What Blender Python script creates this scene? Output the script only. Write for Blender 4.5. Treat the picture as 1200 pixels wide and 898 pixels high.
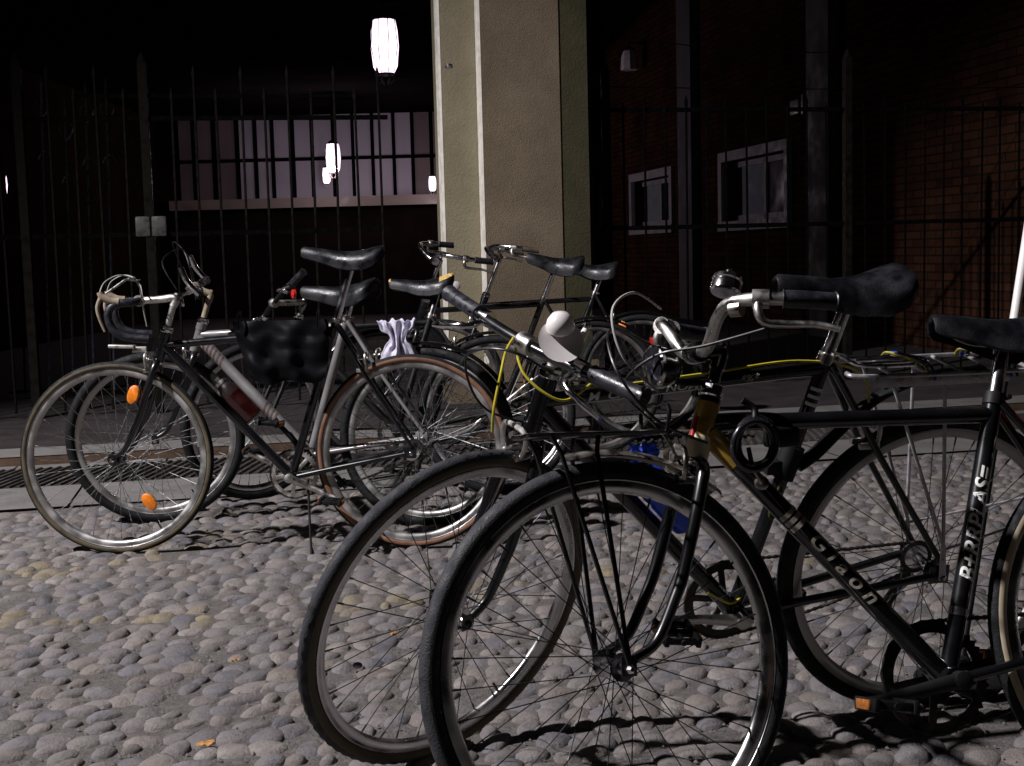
import bpy, bmesh, math, random
from math import sin, cos, pi, radians as R_
from mathutils import Vector as V, Matrix as MX
random.seed(7)
D = bpy.data
for o in list(D.objects): D.objects.remove(o, do_unlink=True)
scn = bpy.context.scene
C = scn.collection

# ---------------------------------------------------------------- camera
F_PX, PITCH, ROLL, CAM_H = 1525.27, R_(5.68877), R_(-1.51112), 1.01956
fw = V((0, cos(PITCH), -sin(PITCH))); rt = V((1, 0, 0)); up0 = rt.cross(fw)
CR = cos(ROLL) * rt + sin(ROLL) * up0
CU = -sin(ROLL) * rt + cos(ROLL) * up0
cd = D.cameras.new('camera'); cam = D.objects.new('camera', cd); C.objects.link(cam)
cd.sensor_width = 36; cd.lens = F_PX * 36 / 1200; cd.clip_start = .05; cd.clip_end = 500
cam.matrix_world = MX.Translation((0, 0, CAM_H)) @ MX((
    (CR.x, CU.x, -fw.x), (CR.y, CU.y, -fw.y), (CR.z, CU.z, -fw.z))).to_4x4()
scn.camera = cam

def ray(px, py): return fw + CR * ((px - 600) / F_PX) - CU * ((py - 449) / F_PX)
def at(px, py, Y):
    r = ray(px, py); return V((0, 0, CAM_H)) + r * (Y / r.y)
def ground(px, py, z=0):
    r = ray(px, py); return V((0, 0, CAM_H)) + r * ((z - CAM_H) / r.z)
def onwall(px, py, P, ang):
    a = R_(ang); n = V((-sin(a), cos(a), 0)); r = ray(px, py); o = V((0, 0, CAM_H))
    return o + r * ((V((P[0], P[1], 0)) - o).dot(n) / r.dot(n))

# ---------------------------------------------------------------- night air
w = D.worlds.new('World'); scn.world = w; w.use_nodes = True
bg = w.node_tree.nodes['Background']
bg.inputs[0].default_value = (.62, .52, .72, 1); bg.inputs[1].default_value = .002
# the street lamp up to the left, outside the frame
ld = D.lights.new('street_lamp_light', 'SPOT'); lo = D.objects.new('street_lamp_light', ld); C.objects.link(lo)
LP = V((-5.2, 1.7, 6.3)); LT = V((-.3, 5.2, 0))
lo.location = LP; lo.rotation_euler = (LT - LP).to_track_quat('-Z', 'Y').to_euler()
ld.energy = 4500; ld.color = (1, .96, .99); ld.shadow_soft_size = .09; ld.spot_size = R_(67); ld.spot_blend = .6
scn.view_settings.view_transform = 'Standard'; scn.view_settings.look = 'None'
scn.view_settings.exposure = 0; scn.view_settings.gamma = 1; scn.view_settings.use_curve_mapping = False

# ---------------------------------------------------------------- materials
MATS = {}
def mat(name, col, rough=.5, metal=0, var=.15, scale=20, bump=0, bscale=200, spec=.5, coat=0, emit=0):
    if name in MATS: return MATS[name]
    m = D.materials.new(name); m.use_nodes = True; nt = m.node_tree; N = nt.nodes; L = nt.links
    b = N['Principled BSDF']
    tc = N.new('ShaderNodeTexCoord'); nz = N.new('ShaderNodeTexNoise')
    nz.inputs['Scale'].default_value = scale; nz.inputs['Detail'].default_value = 5
    L.new(tc.outputs['Object'], nz.inputs['Vector'])
    cr = N.new('ShaderNodeValToRGB'); e = cr.color_ramp.elements
    e[0].position = .32; e[1].position = .68
    e[0].color = (*[c * (1 - var) for c in col], 1); e[1].color = (*[min(1, c * (1 + var)) for c in col], 1)
    L.new(nz.outputs['Fac'], cr.inputs[0]); L.new(cr.outputs[0], b.inputs['Base Color'])
    mr = N.new('ShaderNodeMapRange'); mr.inputs[1].default_value = .35; mr.inputs[2].default_value = .65; mr.inputs[3].default_value = max(.02, rough * .65); mr.inputs[4].default_value = min(1, rough * 1.5)
    L.new(nz.outputs['Fac'], mr.inputs[0]); L.new(mr.outputs[0], b.inputs['Roughness'])
    b.inputs['Metallic'].default_value = metal; b.inputs['Specular IOR Level'].default_value = spec
    b.inputs['Coat Weight'].default_value = coat; b.inputs['Coat Roughness'].default_value = .12
    if emit:
        b.inputs['Emission Color'].default_value = (*col, 1); b.inputs['Emission Strength'].default_value = emit
    if bump:
        n2 = N.new('ShaderNodeTexNoise'); n2.inputs['Scale'].default_value = bscale; n2.inputs['Detail'].default_value = 4
        L.new(tc.outputs['Object'], n2.inputs['Vector'])
        bp = N.new('ShaderNodeBump'); bp.inputs['Strength'].default_value = bump; bp.inputs['Distance'].default_value = .01
        L.new(n2.outputs['Fac'], bp.inputs['Height']); L.new(bp.outputs[0], b.inputs['Normal'])
    MATS[name] = m; return m

BLK = mat('black_enamel', (.005, .005, .006), .24, 0, .4, 8, coat=.5)
BLKM = mat('dull_black_paint', (.004, .004, .004), .5, 0, .4, 12, spec=.3)
SILV = mat('silver_enamel', (.20, .19, .19), .38, .3, .15, 10)
CHR = mat('worn_chrome', (.72, .70, .72), .17, 1, .12, 30)
CHRD = mat('tarnished_chrome', (.45, .42, .38), .32, 1, .35, 40)
ALU = mat('brushed_aluminium', (.55, .53, .50), .38, 1, .2, 30)
RIM = mat('rim_metal', (.62, .61, .61), .28, 1, .2, 15)
RIMG = mat('rim_dusty', (.42, .41, .40), .40, .9, .25, 15)
RIMD = mat('rim_shaded', (.14, .13, .125), .5, .7, .25, 15)  # shade on the rims by the pillar is put into this colour
SPK = mat('spoke_dark_steel', (.035, .035, .04), .5, .5, .3, 60)
SPKC = mat('spoke_bright_steel', (.32, .32, .32), .42, 1, .2, 60)
RUB = mat('tyre_rubber', (.007, .007, .008), .75, 0, .35, 40, .25, 300, spec=.3)
RUBD = mat('tyre_rubber_dusty', (.022, .022, .026), .75, 0, .35, 30, .25, 300)
TAN = mat('tan_sidewall', (.20, .10, .06), .7, 0, .3, 25)
OLV = mat('olive_sidewall', (.075, .06, .035), .7, 0, .4, 25)
CRM = mat('cream_sidewall', (.55, .46, .33), .65, 0, .2, 25)
GRIP = mat('grip_rubber', (.016, .016, .022), .42, 0, .3, 60, .1, 400)
LEA = mat('saddle_leather', (.005, .005, .007), .40, 0, .4, 25, .12, 250, spec=.4)
LEAY = mat('saddle_yellow_panel', (.55, .36, .12), .55, 0, .35, 60)
DRV = mat('greasy_steel', (.05, .045, .04), .45, .8, .4, 60)
YEL = mat('yellow_cable_housing', (.52, .44, .03), .4, 0, .15, 30)
CAB = mat('black_cable_housing', (.008, .008, .009), .35, 0, .2, 30)
CABG = mat('grey_cable_housing', (.38, .37, .36), .4, 0, .2, 30)
WPL = mat('white_plastic', (.72, .68, .66), .4, 0, .06, 20)
AMB = mat('amber_reflector', (.85, .22, .01), .25, 0, .1, 120, .3, 500, coat=.6)
REDR = mat('red_reflector', (.5, .02, .015), .25, 0, .1, 120, .3, 500, coat=.6)
GOLD = mat('gold_lug_paint', (.42, .26, .04), .3, .25, .35, 30, coat=.6)
CRP = mat('cream_paint', (.66, .58, .40), .35, 0, .15, 30, coat=.5)
REDP = mat('red_paint', (.4, .02, .03), .35, 0, .15, 30, coat=.5)
WHT = mat('white_decal', (.78, .76, .74), .5, 0, .12, 80)
DEC = mat('worn_decal', (.40, .36, .30), .55, 0, .35, 120)
BLU = mat('blue_plastic', (.02, .07, .62), .3, 0, .25, 15)
HOOD = mat('gum_hood', (.26, .21, .15), .6, 0, .2, 40)
SEATD = mat('dark_green_stay', (.03, .04, .03), .4, 0, .3, 20)

# ---------------------------------------------------------------- mesh helpers
class M:
    def __init__(s): s.v = []; s.f = []; s.m = []
    def add(s, vs, fs, mi=0):
        k = len(s.v); s.v += [tuple(v) for v in vs]
        s.f += [tuple(i + k for i in f) for f in fs]; s.m += [mi] * len(fs); return s
    def build(s, name, mats, parent=None, xf=None, sharp=38, smooth=True):
        me = D.meshes.new(name); vs = s.v
        if xf: vs = [tuple(xf(V(v))) for v in vs]
        me.from_pydata(vs, [], s.f)
        for m in (mats if isinstance(mats, (list, tuple)) else [mats]): me.materials.append(m)
        me.polygons.foreach_set('material_index', s.m)
        if smooth:
            me.polygons.foreach_set('use_smooth', [True] * len(s.f)); me.update()
            me.set_sharp_from_angle(angle=R_(sharp))
        me.update(); o = D.objects.new(name, me); C.objects.link(o)
        if parent: o.parent = parent
        return o

def spline(pts, n=6, closed=False):
    pts = [V(p) for p in pts]; out = []; k = len(pts)
    rng = range(k) if closed else range(k - 1)
    for i in rng:
        if closed: a, b, c, d = pts[(i - 1) % k], pts[i], pts[(i + 1) % k], pts[(i + 2) % k]
        else: a, b, c, d = pts[max(i - 1, 0)], pts[i], pts[i + 1], pts[min(i + 2, k - 1)]
        for j in range(n):
            t = j / n
            out.append(.5 * ((2 * b) + (c - a) * t + (2 * a - 5 * b + 4 * c - d) * t * t + (3 * b - a - 3 * c + d) * t ** 3))
    if not closed: out.append(pts[-1])
    return out

def tube(m, pts, r, seg=10, closed=False, caps=True, mi=0, flat=1.0, flatdir=None):
    pts = [V(p) for p in pts]; n = len(pts)
    rs = r if isinstance(r, (list, tuple)) else [r] * n
    if len(rs) != n:
        a = rs; rs = [a[0] + (a[-1] - a[0]) * i / (n - 1) for i in range(n)]
    vs = []; u = None
    for i in range(n):
        if closed: t = (pts[(i + 1) % n] - pts[i - 1]).normalized()
        else: t = (pts[min(i + 1, n - 1)] - pts[max(i - 1, 0)]).normalized()
        if u is None:
            a = V(flatdir) if flatdir else (V((0, 0, 1)) if abs(t.z) < .9 else V((1, 0, 0)))
            u = (a - t * a.dot(t)).normalized()
        else: u = (u - t * u.dot(t)).normalized()
        q = t.cross(u)
        for j in range(seg):
            an = 2 * pi * j / seg
            vs.append(pts[i] + (u * cos(an) * flat + q * sin(an)) * rs[i])
    fs = []
    for i in range(n if closed else n - 1):
        a = i * seg; b = ((i + 1) % n) * seg
        for j in range(seg): fs.append((a + j, a + (j + 1) % seg, b + (j + 1) % seg, b + j))
    if caps and not closed:
        fs.append(tuple(reversed(range(seg)))); fs.append(tuple((n - 1) * seg + j for j in range(seg)))
    return m.add(vs, fs, mi)

def lathe(m, prof, c, ax, seg=20, mi=0, closed=False):
    """prof = [(radius, height along ax)]"""
    c = V(c); ax = V(ax).normalized(); a = V((1, 0, 0)) if abs(ax.x) < .9 else V((0, 0, 1))
    u = (a - ax * a.dot(ax)).normalized(); q = ax.cross(u); vs = []; fs = []; n = len(prof)
    for (r, h) in prof:
        for j in range(seg):
            t = 2 * pi * j / seg; vs.append(c + ax * h + (u * cos(t) + q * sin(t)) * r)
    for i in range(n if closed else n - 1):
        for j in range(seg):
            k = (i + 1) % n
            fs.append((i * seg + j, i * seg + (j + 1) % seg, k * seg + (j + 1) % seg, k * seg + j))
    if not closed:
        fs.append(tuple(reversed(range(seg)))); fs.append(tuple((n - 1) * seg + j for j in range(seg)))
    return m.add(vs, fs, mi)

def box(m, c, s, bev=0, X=None, Y=None, mi=0):
    c = V(c); X = V(X or (1, 0, 0)).normalized(); Y = V(Y or (0, 1, 0)); Y = (Y - X * Y.dot(X)).normalized(); Z = X.cross(Y)
    if bev <= 0:
        vs = [c + X * (i * s[0] / 2) + Y * (j * s[1] / 2) + Z * (k * s[2] / 2) for i in (-1, 1) for j in (-1, 1) for k in (-1, 1)]
        return m.add(vs, [(0, 1, 3, 2), (4, 6, 7, 5), (0, 4, 5, 1), (2, 3, 7, 6), (0, 2, 6, 4), (1, 5, 7, 3)], mi)
    bm = bmesh.new(); bmesh.ops.create_cube(bm, size=1)
    for v in bm.verts: v.co = V((v.co.x * s[0], v.co.y * s[1], v.co.z * s[2]))
    bmesh.ops.bevel(bm, geom=bm.edges[:], offset=bev, segments=2, affect='EDGES', profile=.5)
    bm.verts.index_update()
    vs = [c + X * v.co.x + Y * v.co.y + Z * v.co.z for v in bm.verts]
    fs = [tuple(v.index for v in f.verts) for f in bm.faces]; bm.free()
    return m.add(vs, fs, mi)

def tag(o, label, cat, group=None, kind=None):
    if label: o['label'] = label
    if cat: o['category'] = cat
    if group: o['group'] = group
    if kind: o['kind'] = kind
    return o
def empty(name, mw=None):
    o = D.objects.new(name, None); C.objects.link(o); o.empty_display_size = .1
    if mw is not None: o.matrix_world = mw
    return o

def textmesh(s, size):
    cu = D.curves.new('t', 'FONT'); cu.body = s; cu.size = size; cu.align_x = 'CENTER'; cu.align_y = 'CENTER'; cu.offset = size * .02; cu.shear = .25
    o = D.objects.new('t', cu); C.objects.link(o); bpy.context.view_layer.update()
    me = D.meshes.new_from_object(o.evaluated_get(bpy.context.evaluated_depsgraph_get()))
    bm = bmesh.new(); bm.from_mesh(me); bmesh.ops.triangulate(bm, faces=bm.faces[:])
    bmesh.ops.subdivide_edges(bm, edges=bm.edges[:], cuts=1)
    bm.verts.index_update()
    vs = [v.co.copy() for v in bm.verts]; fs = [tuple(v.index for v in f.verts) for f in bm.faces]
    bm.free(); D.objects.remove(o); return vs, fs
def wraptext(parent, s, size, c, along, out, rad, material, name='lettering', stretch=1):
    """lettering bent round a tube: c on the axis, along the reading direction, out = towards the reader"""
    vs, fs = textmesh(s, size); along = V(along).normalized(); out = V(out); out = (out - along * out.dot(along)).normalized()
    upv = out.cross(along); m = M(); r = rad + .0012
    m.add([V(c) + along * v.x * stretch + (out * cos(v.y / r) + upv * sin(v.y / r)) * r for v in vs], fs)
    return m.build(name, material, parent, smooth=False)

# ================================================================ SETTING
GA = R_(11.6)                                   # the kerb, fence and courtyard wall run this way
GX = V((cos(GA), sin(GA), 0)); GN = V((-sin(GA), cos(GA), 0))
def G(u, d, z=0): return V((0, 5.82, 0)) + GX * u + GN * (d * cos(GA)) + V((0, 0, z))
GM = MX.Translation((0, 5.82, 0)) @ MX.Rotation(GA, 4, 'Z')

def color_nodes(m, stops, scale, rough, bump=.3, bscale=60, detail=8, attr=None):
    m.use_nodes = True; nt = m.node_tree; N = nt.nodes; L = nt.links; b = N['Principled BSDF']
    tc = N.new('ShaderNodeTexCoord'); nz = N.new('ShaderNodeTexNoise'); nz.inputs['Scale'].default_value = scale; nz.inputs['Detail'].default_value = detail
    nz.inputs['Roughness'].default_value = .65
    L.new(tc.outputs['Object'], nz.inputs['Vector']); cr = N.new('ShaderNodeValToRGB'); r = cr.color_ramp
    while len(r.elements) < len(stops): r.elements.new(.5)
    for e, (p, c) in zip(r.elements, stops): e.position = p; e.color = (*c, 1)
    L.new(nz.outputs['Fac'], cr.inputs[0]); out = cr.outputs[0]
    if attr:
        at_ = N.new('ShaderNodeVertexColor'); at_.layer_name = attr
        mx = N.new('ShaderNodeMix'); mx.data_type = 'RGBA'; mx.blend_type = 'MULTIPLY'; mx.inputs[0].default_value = 1
        L.new(out, mx.inputs[6]); L.new(at_.outputs[0], mx.inputs[7]); out = mx.outputs[2]
        nd = N.new('ShaderNodeTexNoise'); nd.inputs['Scale'].default_value = 16; nd.inputs['Detail'].default_value = 9; nd.inputs['Roughness'].default_value = .75
        L.new(tc.outputs['Object'], nd.inputs['Vector']); md_ = N.new('ShaderNodeMapRange'); md_.inputs[1].default_value = .38; md_.inputs[2].default_value = .62; md_.inputs[3].default_value = .1; md_.inputs[4].default_value = .8
        L.new(nd.outputs['Fac'], md_.inputs[0]); m3 = N.new('ShaderNodeMix'); m3.data_type = 'RGBA'; L.new(md_.outputs[0], m3.inputs[0])
        L.new(out, m3.inputs[6]); m3.inputs[7].default_value = (.19, .168, .158, 1); out = m3.outputs[2]   # dried mud left on the stones
    L.new(out, b.inputs['Base Color']); b.inputs['Roughness'].default_value = rough
    b.inputs['Specular IOR Level'].default_value = .3
    n2 = N.new('ShaderNodeTexNoise'); n2.inputs['Scale'].default_value = bscale; n2.inputs['Detail'].default_value = 8; n2.inputs['Roughness'].default_value = .7
    L.new(tc.outputs['Object'], n2.inputs['Vector']); bp = N.new('ShaderNodeBump'); bp.inputs['Strength'].default_value = bump; bp.inputs['Distance'].default_value = .02
    L.new(n2.outputs['Fac'], bp.inputs['Height']); L.new(bp.outputs[0], b.inputs['Normal'])
    return m

def quad_strip(name, u0, u1, d0, d1, z, material, nu=1, label=None):
    m = M(); vs = []; fs = []
    for i in range(nu):
        ua = u0 + (u1 - u0) * i / nu; ub = u0 + (u1 - u0) * (i + 1) / nu - (.012 if nu > 1 else 0); dz = random.uniform(0, .003) if nu > 1 else 0
        vs += [G(ua, d0, z + dz), G(ub, d0, z + dz), G(ub, d1, z + dz), G(ua, d1, z + dz)]; fs.append((4 * i, 4 * i + 1, 4 * i + 2, 4 * i + 3))
    m.add(vs, fs); o = m.build(name, material, smooth=False); o['kind'] = 'structure'; return o

mortar = color_nodes(D.materials.new('sandy_mortar'), [(.3, (.125, .110, .100)), (.5, (.172, .158, .148)), (.72, (.245, .23, .218))], 45, .95, 1, 130)
# ground sheet, gently uneven where it is close
m = M(); import mathutils.noise as mn
xs = [-60, -20, -8] + [-4.5 + .1 * i for i in range(100)] + [8, 20, 60]
ys = [-20, -4, 0] + [.8 + .1 * i for i in range(51)] + [7.5, 40, 90]
def gh(x, y): return .006 * mn.noise(V((x * 1.1, y * 1.1, 0))) if -4.6 < x < 5.5 and .7 < y < 6 else 0
for y in ys:
    for x in xs: m.v.append((x, y, gh(x, y) - .004))
nx = len(xs)
for j in range(len(ys) - 1):
    for i in range(nx - 1): m.f.append((j * nx + i, j * nx + i + 1, (j + 1) * nx + i + 1, (j + 1) * nx + i)); m.m.append(0)
o = m.build('ground', mortar); o['kind'] = 'structure'

# river stones set in the mortar: one mesh of some 3000 domes
stone = color_nodes(D.materials.new('river_stone'), [(.3, (.5, .49, .49)), (.5, (.95, .95, .97)), (.7, (1.25, 1.22, 1.25))], 38, .62, .6, 120, attr='stone')
m = M(); cols = []
pal = [(0.19, .178, .176), (0.165, .158, .164), (.22, .195, .18), (.14, .14, .155), (.245, .215, .19), (0.20, .182, .183), (.105, .11, .13), (.26, .24, .215), (.19, .165, .14), (0.17, .167, .155)]
sp = .066; row = 0; y = 1.0
while y < 7.4:
    x = -(.44 * y + .7) + (sp * .5 if row % 2 else 0)
    while x < (.44 * y + .9):
        cx = x + random.gauss(0, .010); cy = y + random.gauss(0, .012); x += sp * random.uniform(.93, 1.13)
        if V((cx - 0, cy - 5.82, 0)).dot(GN) > -.05: continue
        if random.random() < .06: continue
        big = random.random()
        a = random.uniform(.024, .041); b = random.uniform(.034, .054)
        if big > .9: a *= 1.2; b *= 1.15
        if big < .15: a *= .65; b *= .65
        h = random.uniform(.005, .013); th = random.gauss(-.55, .4); ct, st = cos(th), sin(th)
        near = cy < 3.6; seg = 14 if near else 10; rings = (1, .90, .70, .40) if near else (1, .78, .42)
        sd = random.uniform(0, 99); tx = random.gauss(0, .07); ty = random.gauss(0, .07)
        k = len(m.v); gz = gh(cx, cy)
        c = random.choice(pal); vv = random.uniform(.8, 1.15); c = [q * vv for q in c]
        # remains of a yellow painted line
        ly = 3.93 + .17 * cx + .10 * sin(cx * 2.3)
        if (abs(cy - ly) < .10 and random.random() < .30) or (cx < -1.0 and abs(cy - (4.25 + .9 * (cx + 1.6))) < .16 and random.random() < .28):
            c = [.27 * vv, .225 * vv, .13 * vv]
        for ri, rr in enumerate(rings):
            zz = (h + .003) * (1 - rr ** 2.3) ** .8 - .003 if ri else -.005
            for j in range(seg):
                an = 2 * pi * j / seg
                wob = 1 + .26 * mn.noise(V((cos(an) * .9 + sd, sin(an) * .9, sd)))
                ex = a * cos(an) * rr * wob; ey = b * sin(an) * rr * wob
                m.v.append((cx + ex * ct - ey * st, cy + ex * st + ey * ct, gz + zz + (ex * tx + ey * ty if ri else 0)))
        m.v.append((cx, cy, gz + h * 1.02))
        nr = len(rings)
        for ri in range(nr - 1):
            for j in range(seg):
                p = k + ri * seg; q = p + seg; m.f.append((p + j, p + (j + 1) % seg, q + (j + 1) % seg, q + j))
        top = k + nr * seg; p = k + (nr - 1) * seg
        for j in range(seg): m.f.append((p + j, p + (j + 1) % seg, top))
        cols += [c] * (len(m.v) - k)
    y += sp * random.uniform(1.12, 1.26); row += 1
m.m = [0] * len(m.f)
o = m.build('cobblestone_paving', stone, sharp=80); o['kind'] = 'structure'
ca = o.data.color_attributes.new('stone', 'FLOAT_COLOR', 'POINT')
flat = []
for c in cols: flat += [*c, 1]
ca.data.foreach_set('color', flat)

m = M(); gcol = []
for k in range(5200):                                       # loose grit and fine gravel lodged between the stones
    gy_ = 1.3 + 4.2 * random.random() ** 1.3; gx_ = random.uniform(-1, 1) * (.42 * gy_ + .4); q = random.uniform(.0015, .0045) * (1.6 if random.random() < .08 else 1)
    if V((gx_, gy_ - 5.82, 0)).dot(GN) > -.03: continue
    zc = gh(gx_, gy_); a0 = random.random() * 6
    vs = [V((gx_, gy_, zc + q * 1.3))] + [V((gx_ + q * 1.3 * cos(a0 + t * 2 * pi / 5), gy_ + q * sin(a0 + t * 2 * pi / 5), zc + q * .2)) for t in range(5)] 
    m.add(vs, [(0, 1 + t, 1 + (t + 1) % 5) for t in range(5)])
o = m.build('grit', mat('grit', (.13, .115, .105), .9, 0, .6, 90), smooth=False); o['kind'] = 'stuff'; o['label'] = 'loose grit between the cobbles'

granite = color_nodes(D.materials.new('kerb_granite'), [(.25, (.10, .095, .09)), (.5, (.165, .155, .15)), (.75, (.21, .20, .195))], 5, .9, .5, 60)
brownst = color_nodes(D.materials.new('riser_stone'), [(.3, (.055, .033, .02)), (.6, (.09, .055, .034)), (.85, (.12, .08, .055))], 14, .85, .2, 120)
asph = color_nodes(D.materials.new('pavement_asphalt'), [(.3, (.015, .011, .011)), (.5, (.029, .023, .0235)), (.75, (.048, .039, .039))], 6, .9, .3, 180)
ribs = color_nodes(D.materials.new('gutter_iron'), [(.3, (.030, .027, .026)), (.8, (.06, .052, .05))], 20, .7, .2, 150)
quad_strip('kerb_band', -9, 14, 0, .56, .004, granite, 26)
quad_strip('gutter_bed', -9, 14, .56, 1.14, .003, ribs)
quad_strip('gutter_edge', -9, 14, 1.14, 1.262, .005, granite, 31)
m = M()                                                     # slanted ribs of the gutter cover
u = -4.2
while u < 2.6:
    a = G(u, .57); b = G(u + .16, 1.13); dx = GX * .011
    m.add([a - dx + V((0, 0, .004)), a + dx + V((0, 0, .004)), b + dx + V((0, 0, .004)), b - dx + V((0, 0, .004)),
           a - dx * .6 + V((0, 0, .014)), a + dx * .6 + V((0, 0, .014)), b + dx * .6 + V((0, 0, .014)), b - dx * .6 + V((0, 0, .014))],
          [(4, 5, 6, 7), (0, 1, 5, 4), (3, 7, 6, 2), (0, 4, 7, 3), (1, 2, 6, 5)])
    u += .045
o = m.build('gutter_cover', mat('gutter_rib_iron', (.06, .053, .05), .6, .2, .3, 20), smooth=False); o['kind'] = 'structure'
m = M(); m.add([G(-9, 1.27, 0), G(14, 1.27, 0), G(14, 1.27, .052), G(-9, 1.27, .052)], [(0, 1, 2, 3)])
o = m.build('kerb_riser', brownst, smooth=False); o['kind'] = 'structure'
m = M(); m.add([G(-9, 1.266, .054), G(14, 1.266, .054), G(14, 1.60, .054), G(-9, 1.60, .054)], [(0, 1, 2, 3)])
o = m.build('kerb_top', granite, smooth=False); o['kind'] = 'structure'
quad_strip('pavement', -30, 40, 1.60, 30, .052, asph)

# ---------------------------------------------------------------- pillar
PF = 2.72                                                    # distance of its front face behind the cobble edge
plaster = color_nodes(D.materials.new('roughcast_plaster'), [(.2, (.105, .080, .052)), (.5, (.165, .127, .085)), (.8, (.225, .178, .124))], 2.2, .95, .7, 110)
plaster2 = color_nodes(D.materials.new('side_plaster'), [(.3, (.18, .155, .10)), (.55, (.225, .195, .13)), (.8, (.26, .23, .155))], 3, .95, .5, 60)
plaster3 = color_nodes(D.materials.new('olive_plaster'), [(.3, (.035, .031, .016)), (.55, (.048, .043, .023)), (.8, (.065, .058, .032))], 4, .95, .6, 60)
beadm = mat('white_corner_bead', (.78, .74, .66), .6, 0, .1, 20)
pil = empty('concrete_pillar', MX.Translation(G(.03, PF, .052)))
tag(pil, 'tall square plastered pillar with white corner edges rising behind the bicycles', 'pillar')
def pillar_u(px): 
    p = onwall(px, 200, G(0, PF), 11.6); return (p - G(0, PF)).dot(GX)
P0 = G(.03, PF, .052)
u0, u1, u2, u3 = pillar_u(523), pillar_u(567), pillar_u(658), pillar_u(691)
def pbox(m, ua, ub, da, db, z0, z1):
    vs = [G(u_, d_, z_) - P0 for u_ in (ua, ub) for d_ in (da, db) for z_ in (z0, z1)]
    m.add(vs, [(0, 1, 3, 2), (4, 6, 7, 5), (0, 4, 5, 1), (2, 3, 7, 6), (0, 2, 6, 4), (1, 5, 7, 3)])
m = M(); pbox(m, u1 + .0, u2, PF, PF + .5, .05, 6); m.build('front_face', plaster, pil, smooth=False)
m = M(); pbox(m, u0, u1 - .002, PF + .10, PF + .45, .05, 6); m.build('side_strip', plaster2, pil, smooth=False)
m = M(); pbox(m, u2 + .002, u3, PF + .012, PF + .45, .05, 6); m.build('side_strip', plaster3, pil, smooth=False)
for (ua, da, db) in ((u1, PF - .003, PF + .095), (u0, PF + .097, PF + .22)):
    m = M(); pbox(m, ua - .016, ua - .0005, da, db, .05, 6); m.build('corner_edge', beadm, pil, smooth=False)
m = M(); pbox(m, u0 - .03, u3 + .03, PF - .03, PF + .52, .05, .30); m.build('plinth', plaster, pil, smooth=False)

# ---------------------------------------------------------------- fences
FD = 3.02
iron = mat('fence_iron', (.003, .0026, .0026), .8, 0, .4, 20, spec=0)
irong = mat('fence_iron_worn', (.007, .006, .005), .7, 0, .5, 20, spec=.05)
def fu(px):
    return (onwall(px, 270, G(0, FD), 11.6) - G(0, FD)).dot(GX)
def fence(name, label, ua, ub, step, zb, z1, z2, ztop, fleur, post_us, wire=None, long_every=2, extra=.12, spear=False):
    base = G((ua + ub) / 2, FD, .052); f = empty(name, MX.Translation(base)); tag(f, label, 'fence', 'iron railings behind the bicycles')
    def g(u, z, off=0): return G(u, FD, z) + GN * off - base
    for z in (zb, z1, z2):
        m = M(); box(m, (g(ua, z) + g(ub, z)) / 2, ((g(ub, z) - g(ua, z)).length, .012, .03), 0, GX, GN); m.build('rail', iron, f, smooth=False)
    def barmesh(h):
        m = M(); tube(m, [V((0, 0, .09)), V((0, 0, h - .09))], .0085, 6)
        tube(m, [V((0, 0, h - .09)), V((0, 0, h - .05)), V((0, 0, h))], [.0085, .014, .002], 6)
        if fleur:
            for s in (-1, 1):
                tube(m, spline([V((0, 0, h - .22)), V((s * .02, 0, h - .19)), V((s * .04, 0, h - .14)), V((s * .03, 0, h - .11))], 3), .005, 5)
        return m
    meshes = []
    for h in (ztop, ztop + extra):
        o = barmesh(h).build('bar', irong if spear else iron, f); meshes.append(o)
    n = int((ub - ua) / step); k = 0
    for i in range(n + 1):
        u = ua + step * (i + .5)
        if u > ub - .03: break
        src = meshes[i % 2]
        if k < 2 and i == k: o = src
        else: o = src.copy(); C.objects.link(o); o.parent = f
        k += 1; o.location = g(u, 0, 0) 
        o.rotation_euler = (random.gauss(0, .004), random.gauss(0, .004), GA)
    for u, h in post_us:
        m = M(); box(m, g(u, h / 2 + .03), (.055, .055, h), .004, GX, GN)
        tube(m, [g(u, h + .03), g(u, h + .06), g(u, h + .09)], [.03, .022, .004], 8); m.build('post', irong, f, smooth=False)
    if wire:
        for (a, b, sag) in wire:
            m = M(); A = g(*a); B = g(*b)
            tube(m, [A.lerp(B, t / 16) - V((0, 0, sag * 4 * (t / 16) * (1 - t / 16))) for t in range(17)], .004, 5); m.build('wire', iron, f)
    return f, g
fl, g_ = fence('iron_fence', 'black iron railing with a gate on the left of the pillar', -4.6, -.18, .148, .20, 1.20, 1.93, 2.12, False,
      [(fu(176), 2.25), (fu(30), 2.25)], extra=.14, spear=True)
m = M(); box(m, g_(-1.3, 2.07), (1.8, .01, .022), 0, GX, GN); m.build('rail', iron, fl, smooth=False)
for u in (fu(168), fu(187)):                                     # lock plates on the gate
    m = M(); box(m, g_(u, 1.25, -.03), (.092, .02, .13), .012, GX, GN); m.build('lock_plate', mat('grey_plate', (.05, .045, .045), .6, .1, .3, 30), fl)
fence('iron_fence', 'black iron railing in front of the dark brick wall', .75, 5.2, .150, .20, 1.17, 1.97, 2.02, False,
      [(fu(712), 2.2), (fu(993), 2.3)], wire=[((1.0, 2.55), (5.2, 2.75), .28), ((.8, 2.14), (5.2, 2.14), .03)], extra=.05)

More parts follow.
